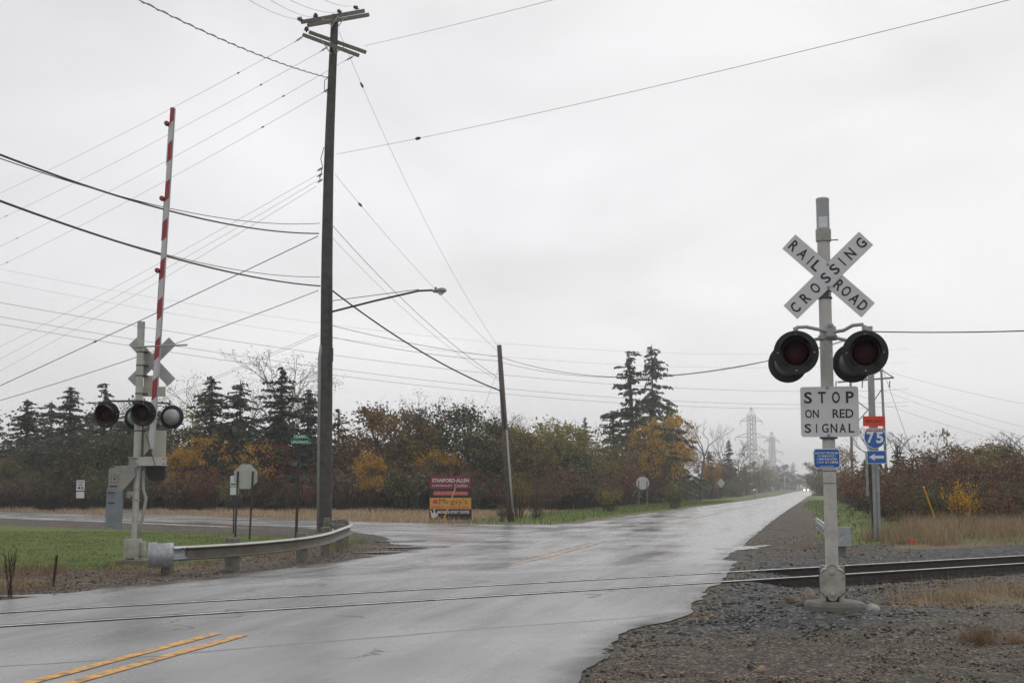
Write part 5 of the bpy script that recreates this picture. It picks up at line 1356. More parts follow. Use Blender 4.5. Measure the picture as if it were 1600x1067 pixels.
def broad_mesh(seed, base=.18, wid=.36, ncl=62, nleaf=70, leaf=.021, spread=.048, shape=1.0, trunkr=.018):
    """unit-height broad-leaved crown made of leaf clumps on limbs"""
    g = np.random.default_rng(seed); tb = MB(); C_ = []; T_ = []
    top = Vector((g.normal(0, .02), g.normal(0, .02), .62))
    tb.tube([(0, 0, -.03), (g.normal(0, .012), g.normal(0, .012), .3), top], [trunkr, trunkr*.75, trunkr*.4], 7)
    lob = g.uniform(.72, 1.15, 7); k = 0
    while k < ncl:
        a = g.uniform(0, 2*PI); el = g.uniform(-.9, 1); r = g.uniform(.35, 1) ** .5
        rx = math.sqrt(1 - min(.999, abs(el)) ** 2) ** shape
        lb = np.interp(a % (2*PI), np.linspace(0, 2*PI, 7), np.append(lob[:-1], lob[0])) * (1 + .12*math.sin(5*el + seed))
        cz_ = base + (1 - base) * (.5 + .5*el*r*.92)
        p = np.array([math.cos(a)*wid*rx*r*lb, math.sin(a)*wid*rx*r*lb, cz_])
        k += 1
        s_ = spread * g.uniform(.6, 1.4)
        nl = int(nleaf * g.uniform(.45, 1.3))
        q = g.standard_normal((nl, 3)) * s_ * np.array([1, 1, .7]) + p
        C_.append(q); T_.append(np.clip(g.random(nl)*.6 + g.uniform(0, .4), 0, 1))
        zb_ = min(.6, max(.12, cz_ - .12 - .2*g.random()))
        pb_ = Vector((0, 0, zb_)).lerp(Vector((top.x, top.y, zb_)), min(1, zb_/.62))
        P = Vector(p); m_ = pb_.lerp(P, .5) + Vector((g.normal(0, .02), g.normal(0, .02), -.015))
        tb.tube([pb_, m_, P], [trunkr*.32, trunkr*.2, trunkr*.07], 4, caps=False)
        for _ in range(4):
            e_ = P + Vector(g.standard_normal(3)*s_*1.5); tb.tube([m_.lerp(P, .7), e_], [trunkr*.1, trunkr*.03], 3, caps=False)
    C_ = np.vstack(C_); V_, F_ = quads(C_, g.uniform(.7, 1.3, len(C_))*leaf, g, elong=1.4)
    return mesh_of(tb, 'trunk'), npmesh('crown', V_, F_, None, tint=np.repeat(np.concatenate(T_), 4), link=False)
def bare_mesh(seed, leafy=0, depth=6):
    g = random.Random(seed); tb = MB(); tips = []
    def grow(p, dr, L_, r, dep):
        e = p + dr * L_; m_ = p.lerp(e, .5) + Vector((g.gauss(0, .04), g.gauss(0, .04), 0)) * L_
        tb.tube([p, m_, e], [r, r*.85, r*.7], 4 if dep > 2 else 3, caps=False)
        if dep == 0: tips.append(e); return
        for i in range(g.choice((2, 2, 3))):
            nd = (dr + Vector((g.gauss(0, .42), g.gauss(0, .42), g.gauss(.12, .22)))).normalized()
            grow(e, nd, L_ * g.uniform(.62, .88), r * .62, dep - 1)
    grow(Vector((0, 0, -.02)), Vector((g.gauss(0, .04), g.gauss(0, .04), 1)).normalized(), .27, .016, depth)
    zm = max(v[2] for v in tb.v); tb.v = [(x/zm, y/zm, z/zm) for x, y, z in tb.v]
    gg = np.random.default_rng(seed); cr = None
    if leafy:
        tp = np.array([tuple(t/zm) for t in tips]); C_ = np.repeat(tp, leafy, 0) + gg.standard_normal((len(tp)*leafy, 3))*.018
        V_, F_ = quads(C_, gg.uniform(.0035, .008, len(C_)), gg); cr = npmesh('crown', V_, F_, None, tint=np.repeat(gg.random(len(C_)), 4), link=False)
    return mesh_of(tb, 'trunk'), cr
def shrub_mesh(seed, nst=46, nleaf=1500, leaf=.03, wid=.62):
    """unit-height many-stemmed bush, half twig half leaf"""
    g = np.random.default_rng(seed); tb = MB(); C_ = []
    for i in range(nst):
        a = g.uniform(0, 2*PI); r0 = g.uniform(0, .22); lean = g.uniform(.1, 1) ** .7 * wid; h = g.uniform(.55, 1.0) * (1 - .35*(lean/wid)**2)
        p0 = Vector((math.cos(a)*r0, math.sin(a)*r0, -.02)); p2 = Vector((math.cos(a)*(r0*.4+lean), math.sin(a)*(r0*.4+lean), h)); p1 = p0.lerp(p2, .5) + Vector((0, 0, .12))
        tb.tube([p0, p1, p2], [.008, .005, .0015], 3, caps=False)
        for _ in range(5):
            t = g.uniform(.3, 1); q = p1.lerp(p2, (t-.5)*2) if t > .5 else p0.lerp(p1, t*2); e_ = q + Vector((g.normal(0, .11), g.normal(0, .11), abs(g.normal(.06, .08))))
            tb.tube([q, e_], [.003, .001], 3, caps=False)
            m_ = nleaf // (nst*5) + 1
            tt = g.random((m_, 1)); C_.append(np.array(q)*(1-tt) + np.array(e_)*tt + g.standard_normal((m_, 3))*.035)
    C_ = np.vstack(C_); C_[:, 2] = np.clip(C_[:, 2], .0, None)
    V_, F_ = quads(C_, g.uniform(.6, 1.4, len(C_))*leaf, g, elong=1.7)
    return mesh_of(tb, 'stems'), npmesh('foliage', V_, F_, None, tint=np.repeat(g.random(len(C_)), 4), link=False)

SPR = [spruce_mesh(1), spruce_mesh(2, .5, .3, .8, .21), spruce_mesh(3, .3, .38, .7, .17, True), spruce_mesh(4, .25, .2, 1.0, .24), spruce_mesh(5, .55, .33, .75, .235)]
BRD = [broad_mesh(11), broad_mesh(12, .12, .42, 74, 64), broad_mesh(13, .25, .3, 48, 64), broad_mesh(14, .1, .5, 78, 62, .022), broad_mesh(15, .3, .34, 40, 52, .02, .045), broad_mesh(16, .2, .4, 46, 58, .02, .04), broad_mesh(17, .15, .33, 40, 50, .022, .05, .7)]
PIN = [broad_mesh(21, .35, .26, 26, 110, .02, .045, .7, .014), broad_mesh(22, .25, .36, 34, 100, .019, .05, .8, .014)]
BARE = [bare_mesh(31), bare_mesh(32), bare_mesh(33, 7), bare_mesh(34, 7), bare_mesh(35, 4)]
SHR = [shrub_mesh(40 + i) for i in range(5)] 
def plant(name, meshes, mats, loc, h, w, label, cat, group=None, rz=None, parts=('trunk', 'crown')):
    o = thing(name, loc, label, cat, rnd.uniform(0, 6.28) if rz is None else rz, group)
    o.scale = (h*w, h*w, h)
    for nm, me_, m in zip(parts, meshes, mats):
        if me_ is None: continue
        c = bpy.data.objects.new(nm, me_); COL.objects.link(c); c.parent = o
        if not me_.materials: me_.materials.append(m)
        c.material_slots[0].link = 'OBJECT'; c.material_slots[0].material = m
    return o
def set_back(px, Y, extra=0):
    """keep the planting behind the mown verges of the far road"""
    c = .9746 * (px - CX) / F * cp - .2239
    if 870 < px < 1262: return max(min(Y, 100), min(16.8 / -c * (1 + .03*rnd.random()), 620) + extra)
    if 1268 < px < 1420: return max(Y, min(3.3 / max(c, .001), 330) + (Y % 5))
    return Y
def tree(name, kind, px, py, Y, m, label, w=1.0, bark=None, group=None, cat='tree', rz=None):
    """px, py: where the top of the tree sits; Y: how far off it stands"""
    Y = set_back(px, Y, -8 if m == 'orange' else 3 if m == 'brushg' else 14 if name == 'spruce_tree' else 8); p = gat(px, Y); h = at(px, py, Y).z - p.z
    if name == 'spruce_tree': w *= 1.7 if px < 540 else 1.35
    return plant(name, kind, (bark or M_BARK, LM_.get(m)), p, h, w, label, cat, group, rz)

# spruces of the left-hand row
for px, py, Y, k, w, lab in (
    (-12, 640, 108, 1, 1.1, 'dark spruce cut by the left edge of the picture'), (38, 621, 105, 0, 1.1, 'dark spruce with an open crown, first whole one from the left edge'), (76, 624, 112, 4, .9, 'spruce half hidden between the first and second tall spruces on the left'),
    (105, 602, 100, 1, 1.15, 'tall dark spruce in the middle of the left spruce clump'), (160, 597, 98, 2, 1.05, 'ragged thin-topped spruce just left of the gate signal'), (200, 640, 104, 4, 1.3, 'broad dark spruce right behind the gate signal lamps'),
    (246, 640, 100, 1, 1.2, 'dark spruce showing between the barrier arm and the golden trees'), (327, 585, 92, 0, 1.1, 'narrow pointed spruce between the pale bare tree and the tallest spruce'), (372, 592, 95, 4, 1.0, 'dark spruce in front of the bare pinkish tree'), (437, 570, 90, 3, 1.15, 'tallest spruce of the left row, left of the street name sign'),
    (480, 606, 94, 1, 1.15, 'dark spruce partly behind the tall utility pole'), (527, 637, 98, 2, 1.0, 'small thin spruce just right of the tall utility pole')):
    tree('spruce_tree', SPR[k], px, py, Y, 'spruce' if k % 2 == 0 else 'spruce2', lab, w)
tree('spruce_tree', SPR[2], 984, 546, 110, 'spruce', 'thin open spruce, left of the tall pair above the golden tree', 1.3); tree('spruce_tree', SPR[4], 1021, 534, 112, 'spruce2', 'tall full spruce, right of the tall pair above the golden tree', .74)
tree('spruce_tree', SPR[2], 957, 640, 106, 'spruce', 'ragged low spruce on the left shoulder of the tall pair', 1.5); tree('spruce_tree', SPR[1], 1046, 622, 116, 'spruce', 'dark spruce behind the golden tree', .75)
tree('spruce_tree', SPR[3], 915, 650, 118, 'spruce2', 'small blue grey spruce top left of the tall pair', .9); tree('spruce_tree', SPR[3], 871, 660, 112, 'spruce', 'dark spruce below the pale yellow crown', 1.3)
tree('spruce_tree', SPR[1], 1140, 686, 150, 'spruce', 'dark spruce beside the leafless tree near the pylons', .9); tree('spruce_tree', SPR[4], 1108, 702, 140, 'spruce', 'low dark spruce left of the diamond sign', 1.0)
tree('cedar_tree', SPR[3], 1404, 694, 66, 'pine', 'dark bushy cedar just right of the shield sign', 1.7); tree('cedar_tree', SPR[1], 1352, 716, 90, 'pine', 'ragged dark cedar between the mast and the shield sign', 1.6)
tree('cedar_tree', SPR[3], 710, 735, 86, 'pine', 'low dark cedar in the brush above the advert board', 1.8); tree('cedar_tree', SPR[4], 770, 735, 88, 'pine', 'low dark cedar left of the leaning pole foot', 1.9)
# broad-leaved and mixed trees, left to right
for nm, k, px, py, Y, m, w, lab, cat in (
    ('oak_tree', BRD[1], 165, 672, 93, 'darkg', 1.3, 'dark green brown tree mass left of the gate signal', 'tree'), ('oak_tree', BRD[0], 70, 690, 96, 'darkg', 1.5, 'low dark tree under the left spruces', 'tree'), ('oak_tree', BRD[3], 15, 712, 95, 'oakg', 1.2, 'low brown tree at the left edge under the spruces', 'tree'), ('oak_tree', BRD[1], 225, 690, 95, 'darkg', 1.3, 'dark tree behind the gate motor', 'tree'),
    ('maple_tree', BRD[2], 283, 688, 89, 'yellow', .9, 'smaller golden tree right beside the barrier arm bracket', 'tree'), ('maple_tree', BRD[4], 320, 674, 89, 'yellow', 1.0, 'bright golden tree right of the gate signal', 'tree'), ('maple_tree', BRD[4], 403, 685, 89, 'yellow', .95, 'golden tree above the grey octagon sign', 'tree'), ('maple_tree', BRD[4], 436, 686, 89, 'redm', .7, 'red orange young tree left of the street name sign', 'tree'),
    ('oak_tree', BRD[1], 365, 665, 92, 'darkg', 1.2, 'dark green brown tree between the two golden trees', 'tree'), ('oak_tree', BRD[0], 470, 680, 92, 'darkg', 1.2, 'dark green tree behind the street name sign', 'tree'),
    ('oak_tree', BRD[1], 592, 630, 92, 'oak', 1.15, 'wide rusty oak right of the tall utility pole', 'tree'), ('oak_tree', BRD[0], 640, 672, 90, 'oakg', 1.3, 'olive brown oak against the right side of the rusty oak', 'tree'), ('oak_tree', BRD[3], 548, 676, 94, 'darkg', 1.0, 'dark green brown tree against the tall utility pole', 'tree'),
    ('pine_tree', PIN[1], 622, 625, 100, 'pine', 1.0, 'dark pine top showing above the rusty oak', 'tree'), ('pine_tree', PIN[0], 657, 626, 96, 'pine', .8, 'slim pine with a crooked top, right of the rusty oak', 'tree'), ('pine_tree', PIN[1], 731, 620, 90, 'pine', 1.05, 'broad dark pine above the advert board', 'tree'),
    ('maple_tree', BRD[2], 578, 697, 80, 'yellow', .85, 'small golden tree in the brush right of the tall utility pole', 'tree'), ('maple_tree', BRD[2], 684, 690, 88, 'orange', 1.1, 'thin orange tree in the gap left of the broad pine', 'tree'),
    ('oak_tree', BRD[0], 772, 650, 94, 'olive', 1.1, 'yellow brown tree behind the leaning pole', 'tree'), ('oak_tree', BRD[2], 800, 657, 98, 'oak', 1.2, 'rusty tree just right of the leaning pole top', 'tree'), ('oak_tree', BRD[1], 822, 670, 92, 'oakg', 1.2, 'dark olive tree between the leaning pole and the pale crown', 'tree'),
    ('poplar_tree', BRD[2], 849, 645, 116, 'ygreen', 1.2, 'pale yellow green crown, left of the two pale tops', 'tree'), ('poplar_tree', BRD[0], 882, 648, 118, 'ygreen', .9, 'pale yellow green crown, right of the two pale tops', 'tree'), ('oak_tree', BRD[1], 925, 668, 98, 'olive', 1.3, 'wide olive tree left of the tall spruce pair', 'tree'), ('oak_tree', BRD[3], 880, 690, 94, 'darkg', 1.1, 'dark green tree under the pale yellow crowns', 'tree'),
    ('oak_tree', BRD[1], 990, 672, 103, 'oakg', 1.1, 'dark brown tree filling the foot of the tall spruce pair', 'tree'), ('maple_tree', BRD[1], 1046, 643, 106, 'orange', .82, 'large orange gold tree right of the tall spruce pair', 'tree'), ('maple_tree', BRD[4], 1012, 655, 106, 'orange', .7, 'slim golden tree in front of the tall spruce pair', 'tree'), ('maple_tree', BRD[0], 1112, 716, 128, 'orange', .8, 'small orange tree left of the diamond sign', 'tree'),
    ('oak_tree', BRD[1], 1112, 704, 142, 'purple', 1.2, 'purplish brown tree right of the large golden tree', 'tree'), ('oak_tree', BRD[0], 1165, 706, 165, 'oakg', 1.5, 'dark green tree in front of the largest pylon', 'tree'), ('oak_tree', BRD[3], 1142, 722, 150, 'oakg', 1.3, 'low dark tree behind the diamond sign', 'tree'), ('oak_tree', BRD[1], 1186, 710, 190, 'olive', 1.1, 'olive tree at the foot of the largest pylon', 'tree'), ('oak_tree', BRD[0], 1202, 718, 205, 'olive', 1.1, 'olive tree at the foot of the second pylon', 'tree'), ('oak_tree', BRD[3], 1180, 738, 182, 'oakg', 1.2, 'dark round tree beside the mailbox', 'tree'),
    ('oak_tree', BRD[1], 1224, 724, 300, 'purple', 1.2, 'hazy purplish round tree beside the far end of the road', 'tree'), ('oak_tree', BRD[0], 1214, 735, 280, 'oakg', 1.3, 'hazy dark tree left of the far road end', 'tree'), ('oak_tree', BRD[0], 1238, 738, 400, 'oakg', 1.3, 'faint tree beyond the dark car', 'tree'), ('oak_tree', BRD[2], 1249, 738, 560, 'purple', 1.6, 'faint tree at the very end of the road', 'tree'), ('oak_tree', BRD[1], 1262, 744, 700, 'oakg', 1.8, 'palest tree straight above the oncoming headlamps', 'tree'),
    ('oak_tree', BRD[2], 1283, 712, 190, 'olive', 1.3, 'yellow brown tree just left of the foreground mast', 'tree'), ('oak_tree', BRD[0], 1275, 736, 280, 'olive', 1.2, 'hazy yellow tree right of the oncoming car', 'tree'), ('poplar_tree', BRD[2], 1306, 690, 150, 'olive', 1.1, 'yellowish tree top peeking out right of the mast', 'tree'), ('oak_tree', BRD[1], 1316, 714, 120, 'olive', 1.2, 'yellow brown tree right behind the mast', 'tree'), ('oak_tree', BRD[3], 1335, 735, 104, 'oakg', 1.2, 'dark brown tree between mast and shield sign', 'tree'),
    ('oak_tree', BRD[1], 1488, 671, 84, 'olive', 1.25, 'tallest olive yellow tree on the right', 'tree'), ('oak_tree', BRD[0], 1540, 688, 88, 'olive', 1.5, 'olive tree right of the tallest olive yellow one', 'tree'), ('oak_tree', BRD[2], 1551, 680, 95, 'olive', 1.1, 'yellow top rising behind the right hand trees', 'tree'), ('oak_tree', BRD[3], 1585, 690, 84, 'oakg', 1.1, 'olive brown tree at the right edge', 'tree'), ('oak_tree', BRD[0], 1630, 688, 84, 'olive', 1.2, 'olive tree cut by the right edge', 'tree'), ('oak_tree', BRD[3], 1450, 706, 80, 'purple', 1.0, 'purplish low tree between cedar and tallest olive tree', 'tree'), ('oak_tree', BRD[3], 1500, 720, 76, 'oakg', 1.2, 'dull green tree under the tallest olive tree', 'tree')):
    if nm == 'oak_tree' and k in BRD[:2] and rnd.random() < .55: k = BRD[rnd.choice((5, 6))]
    tree(nm, k, px, py, Y, m, lab, w, cat=cat)
for px, py, Y, k, m, bark, w, lab in (
    (290, 596, 104, 2, 'ygreen', M_BARKP, 1.5, 'thin pale yellow tree behind the golden trees'), (403, 552, 108, 3, 'pinkish', M_BARKP, 1.3, 'tall bare pinkish tree left of the tallest spruce'), (366, 575, 112, 2, 'pinkish', M_BARKP, 1.2, 'bare pale tree behind the pointed spruce'), (465, 600, 112, 0, None, M_BARKG, 1.2, 'bare grey tree behind the tall utility pole'),
    (698, 612, 104, 3, 'pinkish', M_BARKP, 1.4, 'pinkish half bare tree behind the broad pine'), (684, 640, 100, 2, 'pinkish', M_BARKP, 1.3, 'lower pinkish half bare tree left of the broad pine'), (757, 640, 108, 1, None, M_BARKG, 1.3, 'bare grey twigs left of the leaning pole'), (818, 650, 110, 0, None, M_BARKG, 1.3, 'bare grey twigs right of the leaning pole'), (1096, 655, 125, 1, None, M_BARKG, 1.1, 'bare grey tree right of the large golden tree'),
    (1136, 656, 160, 0, None, M_BARKG, .55, 'leafless tree with upright branches left of the pylons'), (1156, 684, 150, 1, None, M_BARKG, .7, 'leafless spreading tree just left of the largest pylon'), (1098, 690, 135, 4, 'purple', M_BARKG, 1.4, 'twiggy tree over the purplish brown tree'),
    (1396, 652, 92, 0, None, M_BARKG, 1.2, 'bare tree behind the dark cedar on the right'), (1412, 672, 88, 1, None, M_BARKG, 1.3, 'lower bare tree right of the dark cedar'), (1455, 688, 90, 4, 'purple', M_BARKG, 1.4, 'bare twiggy tree left of the tallest olive tree'), (1590, 672, 110, 1, None, M_BARKG, 1.5, 'bare twigs above the right edge trees'), (1520, 690, 100, 0, None, M_BARKG, 1.4, 'bare twigs between the two olive trees')):
    tree('bare_tree', BARE[k], px, py, Y, m, lab, w, bark)

for px, py, Y, k, m, w, lab in (
    (62, 640, 107, 6, 'darkg', 1.4, 'dark green tree rising behind the second spruce from the left'), (138, 628, 106, 5, 'darkg', 1.3, 'dark green tree rising between the middle and ragged left spruces'), (215, 622, 108, 6, 'darkg', 1.2, 'dark green tree rising right behind the gate signal mast'), (268, 628, 106, 5, 'darkg', 1.2, 'dark green tree above the smaller golden tree'), (20, 672, 100, 5, 'darkg', 1.5, 'dark brown green tree filling in under the two leftmost spruces'), (125, 655, 97, 6, 'darkg', 1.5, 'dark tree between the tall left spruce and the ragged spruce'), (190, 660, 94, 5, 'darkg', 1.4, 'dark tree touching the left lamp of the gate signal'),
    (300, 640, 99, 6, 'olive', 1.3, 'olive tree behind the golden trees'), (350, 640, 97, 5, 'darkg', 1.2, 'dark tree at the foot of the pointed spruce'), (410, 640, 97, 6, 'darkg', 1.3, 'dark tree at the foot of the tallest left spruce'), (455, 652, 96, 5, 'oak', 1.1, 'rusty tree between tallest left spruce and utility pole'),
    (660, 668, 93, 5, 'olive', 1.1, 'olive tree under the slim crooked pine'), (705, 670, 95, 6, 'oak', 1.2, 'rust brown tree against the left of the broad pine'), (745, 672, 91, 5, 'olive', 1.0, 'yellow brown tree under the broad pine'), (790, 690, 90, 6, 'olive', 1.1, 'small yellow brown tree right behind the leaning pole'),
    (855, 675, 100, 5, 'oak', 1.2, 'rusty tree below the left pale crown'), (900, 672, 100, 6, 'olive', 1.2, 'olive tree below the right pale crown'), (960, 690, 99, 5, 'oakg', 1.2, 'brown green tree left below the tall spruce pair'), (1068, 690, 107, 5, 'oakg', .9, 'dark green tree overlapping the right side of the large orange tree'),
    (1030, 715, 100, 6, 'brushg', 1.1, 'dull green tree in front of the large orange tree'), (1430, 715, 72, 6, 'oak', 1.3, 'rusty small tree right of the dark cedar'), (1520, 700, 78, 5, 'olive', 1.3, 'olive rust tree between the right hand olive trees'), (1560, 705, 76, 6, 'oak', 1.3, 'rust coloured small tree near the right edge')):
    tree('oak_tree', BRD[k], px, py, Y, m, lab, w)

# brush thicket: many alike bushes
def shrub(px, Y, h, m, w=1.0, lab=None, group=None, k=None):
    p = gat(px, Y); p.x += rnd.uniform(-.3, .3)
    return plant('shrub', SHR[rnd.randrange(5) if k is None else k], (M_BARK if m != 'brushr' else M_BARK, LM_[m]), p, h, w, lab, 'shrub', group, parts=('stems', 'foliage'))
LBL = {'brush': 'red brown twiggy bush in the thicket along the back of the verge', 'brushr': 'dark red bush in the thicket along the back of the verge', 'brushd': 'dull brown bush in the thicket along the back of the verge', 'brushg': 'dull green bush in the thicket along the back of the verge'}
GRP = {'brush': 'red brown thicket bushes', 'brushr': 'dark red thicket bushes', 'brushd': 'dull brown thicket bushes', 'brushg': 'dull green thicket bushes'}
def sh(px, Y, h, m, w=1.0):
    Y2 = set_back(px, Y) if px < 1395 else Y
    if Y2 > Y*1.05: h *= 1.25 if px < 1262 else 1.1
    Y = Y2
    shrub(px, Y, h, m, w, LBL[m], GRP[m])
px = -70
while px < 1060:
    for row in range(3):
        Y = 87 + row*3.4 + rnd.uniform(-1.2, 1.2) + (5 if px < 150 else 0) + max(0, (px - 880)*.04)
        m = rnd.choices(('brush', 'brushr', 'brushd', 'brushg'), (5, 2.2, 3, 1.2 if px < 480 else 1.8))[0]
        if px < 230: m = rnd.choices(('brush', 'brushd', 'brushg'), (2, 3, 5))[0]
        h = (2.35 + row*.6) * rnd.uniform(.75, 1.25) * (1.35 if 500 < px < 720 else 1.1 if px <= 500 else 1.0)
        sh(px + rnd.uniform(-14, 14), Y, h, m, rnd.uniform(.75, 1.05))
    px += 37
for px, Y, h, m in ((1050, 108, 2.6, 'brushg'), (1075, 112, 2.8, 'brushg'), (1090, 118, 2.6, 'brushd'), (1105, 128, 2.8, 'brush'), (1120, 140, 3, 'brushd'), (1140, 150, 3.4, 'brushg'), (1155, 162, 3.4, 'brushg'), (1170, 178, 3.6, 'brushg'), (1190, 200, 3.4, 'brushd'), (1200, 222, 4, 'brushg'), (1212, 260, 4, 'brushg'), (1060, 100, 2.0, 'brushd'), (1120, 155, 3.8, 'brushg'), (1218, 300, 4.5, 'brushg'), (1228, 345, 4, 'brushd'), (1240, 430, 5, 'brushg')): sh(px, Y, h, m)
# right-hand thicket
px = 1392
while px < 1690:
    for row in range(4):
        Y = 49 + row*4.6 + rnd.uniform(-1.2, 1.2) - (px - 1392)*.012
        m = rnd.choices(('brush', 'brushr', 'brushd', 'brushg'), (5, 1.4 if row else .6, 3.4, 2.4))[0]
        h = (1.35 + row*.5) * rnd.uniform(.8, 1.2)
        sh(px + rnd.uniform(-12, 12), Y, h, m, rnd.uniform(.8, 1.1))
    px += 33
for px, Y, h, m in ((1312, 104, 3.4, 'brush'), (1322, 92, 3.2, 'brushd'), (1330, 84, 3.0, 'brushg'), (1340, 78, 3.0, 'brush'), (1345, 70, 2.4, 'brushg'), (1352, 74, 3.0, 'brush'), (1372, 66, 2.8, 'brushr'), (1384, 60, 2.4, 'brush'), (1400, 56, 2.2, 'brushd'), (1300, 125, 3.6, 'brushd'), (1292, 150, 4, 'brushd'), (1286, 185, 4.5, 'brushg'), (1281, 230, 5, 'brushd'), (1277, 300, 5, 'brushg'), (1384, 50, 1.3, 'brushg'), (1405, 47.5, 1.2, 'brushd'), (1425, 46.5, 1.25, 'brushg'), (1445, 46, 1.3, 'brushg'), (1470, 46, 1.2, 'brushd'), (1360, 58, 1.8, 'brush')): sh(px, Y, h, m)
# single plants that stand out
shrub(1510, 45, 1.7, 'yellow', .6, 'small golden sapling in front of the red thicket on the right', k=0); shrub(360, 83, 2.6, 'ygreen', .5, 'thin pale yellow bush left of the grey octagon sign', k=2); shrub(818, 66, 2.6, 'olive', .5, 'thin yellowish bush beside the foot of the leaning pole', k=1); shrub(835, 64, 1.5, 'brushd', .7, 'low brown weed clump right of the leaning pole', k=3); shrub(785, 59, .8, 'brushd', .7, 'low brown weeds left of the leaning pole foot', k=4)
shrub(950, 84, 1.9, 'olive', .9, 'yellowish green low bush left of the round sign', k=2); shrub(1050, 100, 2.4, 'ygreen', .6, 'small yellow bush right of the round sign', k=1); shrub(1421, 44.5, 1.9, 'brushd', .35, 'dark brown upright weed left of the yellow guy sleeve', k=0)
shrub(720, 84, 2.8, 'brushg', 1.1, 'dull green bush behind the top of the advert board', k=0)

# ------------------------------------------------------------------ grasses
def blades(name, P, h, wd, m, lean=.35, seed=1, kind='stuff'):
    """P: (N,2) ground points -> bent two-face blades"""
    g = np.random.default_rng(seed); k = len(P); z = GZ(P[:, 0], P[:, 1]) - .03
    a = g.uniform(0, 2*PI, k); l = np.abs(g.normal(0, lean, k)) * h; a2 = g.uniform(0, 2*PI, k)
    base = np.stack([P[:, 0], P[:, 1], z], 1); dx = np.stack([np.cos(a), np.sin(a), 0*a], 1) * (wd/2)[:, None] if hasattr(wd, '__len__') else np.stack([np.cos(a), np.sin(a), 0*a], 1) * (wd/2)
    ld = np.stack([np.cos(a2), np.sin(a2), 0*a], 1) * l[:, None]
    up_ = np.zeros((k, 3)); up_[:, 2] = h
    mid_ = base + up_*.6 + ld*.35; tip = base + up_*(1 - .12*(l/np.maximum(h, 1e-3)))[:, None] + ld
    V_ = np.stack([base - dx, base + dx, mid_ + dx*.7, mid_ - dx*.7, tip], 1).reshape(-1, 3)
    i = np.arange(k)[:, None]*5
    q = np.concatenate([i + np.array([[0, 1, 2]]), i + np.array([[0, 2, 3]]), i + np.array([[3, 2, 4]])], 0)
    tint = np.repeat(g.random(k), 5)
    o = npmesh(name, V_, q, m, tint=tint); tag(o, kind=kind); return o
def scatter(k, xr, yr, dens, seed):
    g = np.random.default_rng(seed); x = g.uniform(*xr, k); y = g.uniform(*yr, k); keep = g.random(k) < dens(x, y); return np.stack([x[keep], y[keep]], 1)
def patch(x, y, f, s_): return np.clip(.5 + .9*wob(x*.8 + y*.5, f, s_)*wob(y*.9 - x*.4, f*1.2, s_ + 2) + .35*wob(x + y*.3, f*2.3, s_+5), 0, 1)
def vv_(x, y): u, v = uv(x, y); return v - bend(u)
def sdp(x, y): return np.maximum(np.minimum(np.interp(uv(x, y)[0], us, eR) - vv_(x, y), vv_(x, y) - np.interp(uv(x, y)[0], us, eL)), poly_sd(CROSS, x, y))
G_ = np.random.default_rng(77)
# tall tan grass beyond the rails on the right
Cc = scatter(3600, (6, 30), (24, 48), lambda x, y: sstep(19.6, 20.8, wof(x, y)) * sstep(7.0, 8.8, vv_(x, y) + .6*wob(y, .8, 3)) * (.1 + .9*patch(x, y, .55, 1)) * (1 - sstep(40, 47, y)), 3)
gc = np.random.default_rng(33); P = np.repeat(Cc, 110, 0) + gc.normal(0, 1, (len(Cc)*110, 2)) * np.repeat(gc.uniform(.08, .3, (len(Cc), 1)), 110, 0)
blades('tall_dry_grass', P, G_.uniform(.2, 1, len(P)) * np.repeat(gc.uniform(.3, .95, len(Cc)), 110), G_.uniform(.004, .009, len(P)), LM_['straw'], .95, 4)
# strip beside the mast
P = scatter(60000, (3.6, 12), (11, 22), lambda x, y: np.exp(-((wof(x, y) - 10.7)/.85)**2) * sstep(4.1, 5.6, x) * (.1 + .9*patch(x, y, 1.3, 4)), 5)
blades('dry_grass', P, G_.uniform(.06, .3, len(P)), G_.uniform(.003, .007, len(P)), LM_['straw'], .7, 6)
P = scatter(30000, (4.0, 12), (11, 20), lambda x, y: np.exp(-((wof(x, y) - 10.4)/.6)**2) * sstep(4.8, 6, x) * (patch(x, y, 1.1, 9) > .4), 15)
blades('green_grass', P, G_.uniform(.04, .16, len(P)), G_.uniform(.003, .007, len(P)), LM_['lawn'], .6, 7)
# bank and guardrail foot on the left
P = scatter(70000, (-16, -2), (17, 36), lambda x, y: np.exp(-((vv_(x, y) + 6.4)/1.0)**2) * (sdp(x, y) < -.15) * (.05 + .6*(patch(x, y, 1.5, 2) > .6)), 8)
blades('roadside_grass', P, G_.uniform(.05, .28, len(P)), G_.uniform(.004, .009, len(P)), LM_['strawr'], .8, 9)
P = scatter(26000, (-12, -6), (15, 24), lambda x, y: (vv_(x, y) < -4.9) * (vv_(x, y) > -9) * (.04 + .5*(patch(x, y, 1.2, 6) > .6)), 81)
blades('roadside_grass', P, G_.uniform(.05, .3, len(P)), G_.uniform(.004, .009, len(P)), LM_['strawr'], .7, 19)
# lawn
def lawn_d(x, y):
    q = (x + y)*S2; r = (y - x)*S2
    return sstep(6.0, 7.2, -vv_(x, y)) * sstep(23.5, 25.5, wof(x, y)) * (1 - sstep(25.2, 26.4, q + r*.05))
P = scatter(150000, (-30, -3), (21, 46), lawn_d, 10)
blades('lawn_grass', P, G_.uniform(.03, .1, len(P)), G_.uniform(.008, .018, len(P)), LM_['lawn'], .9, 11)
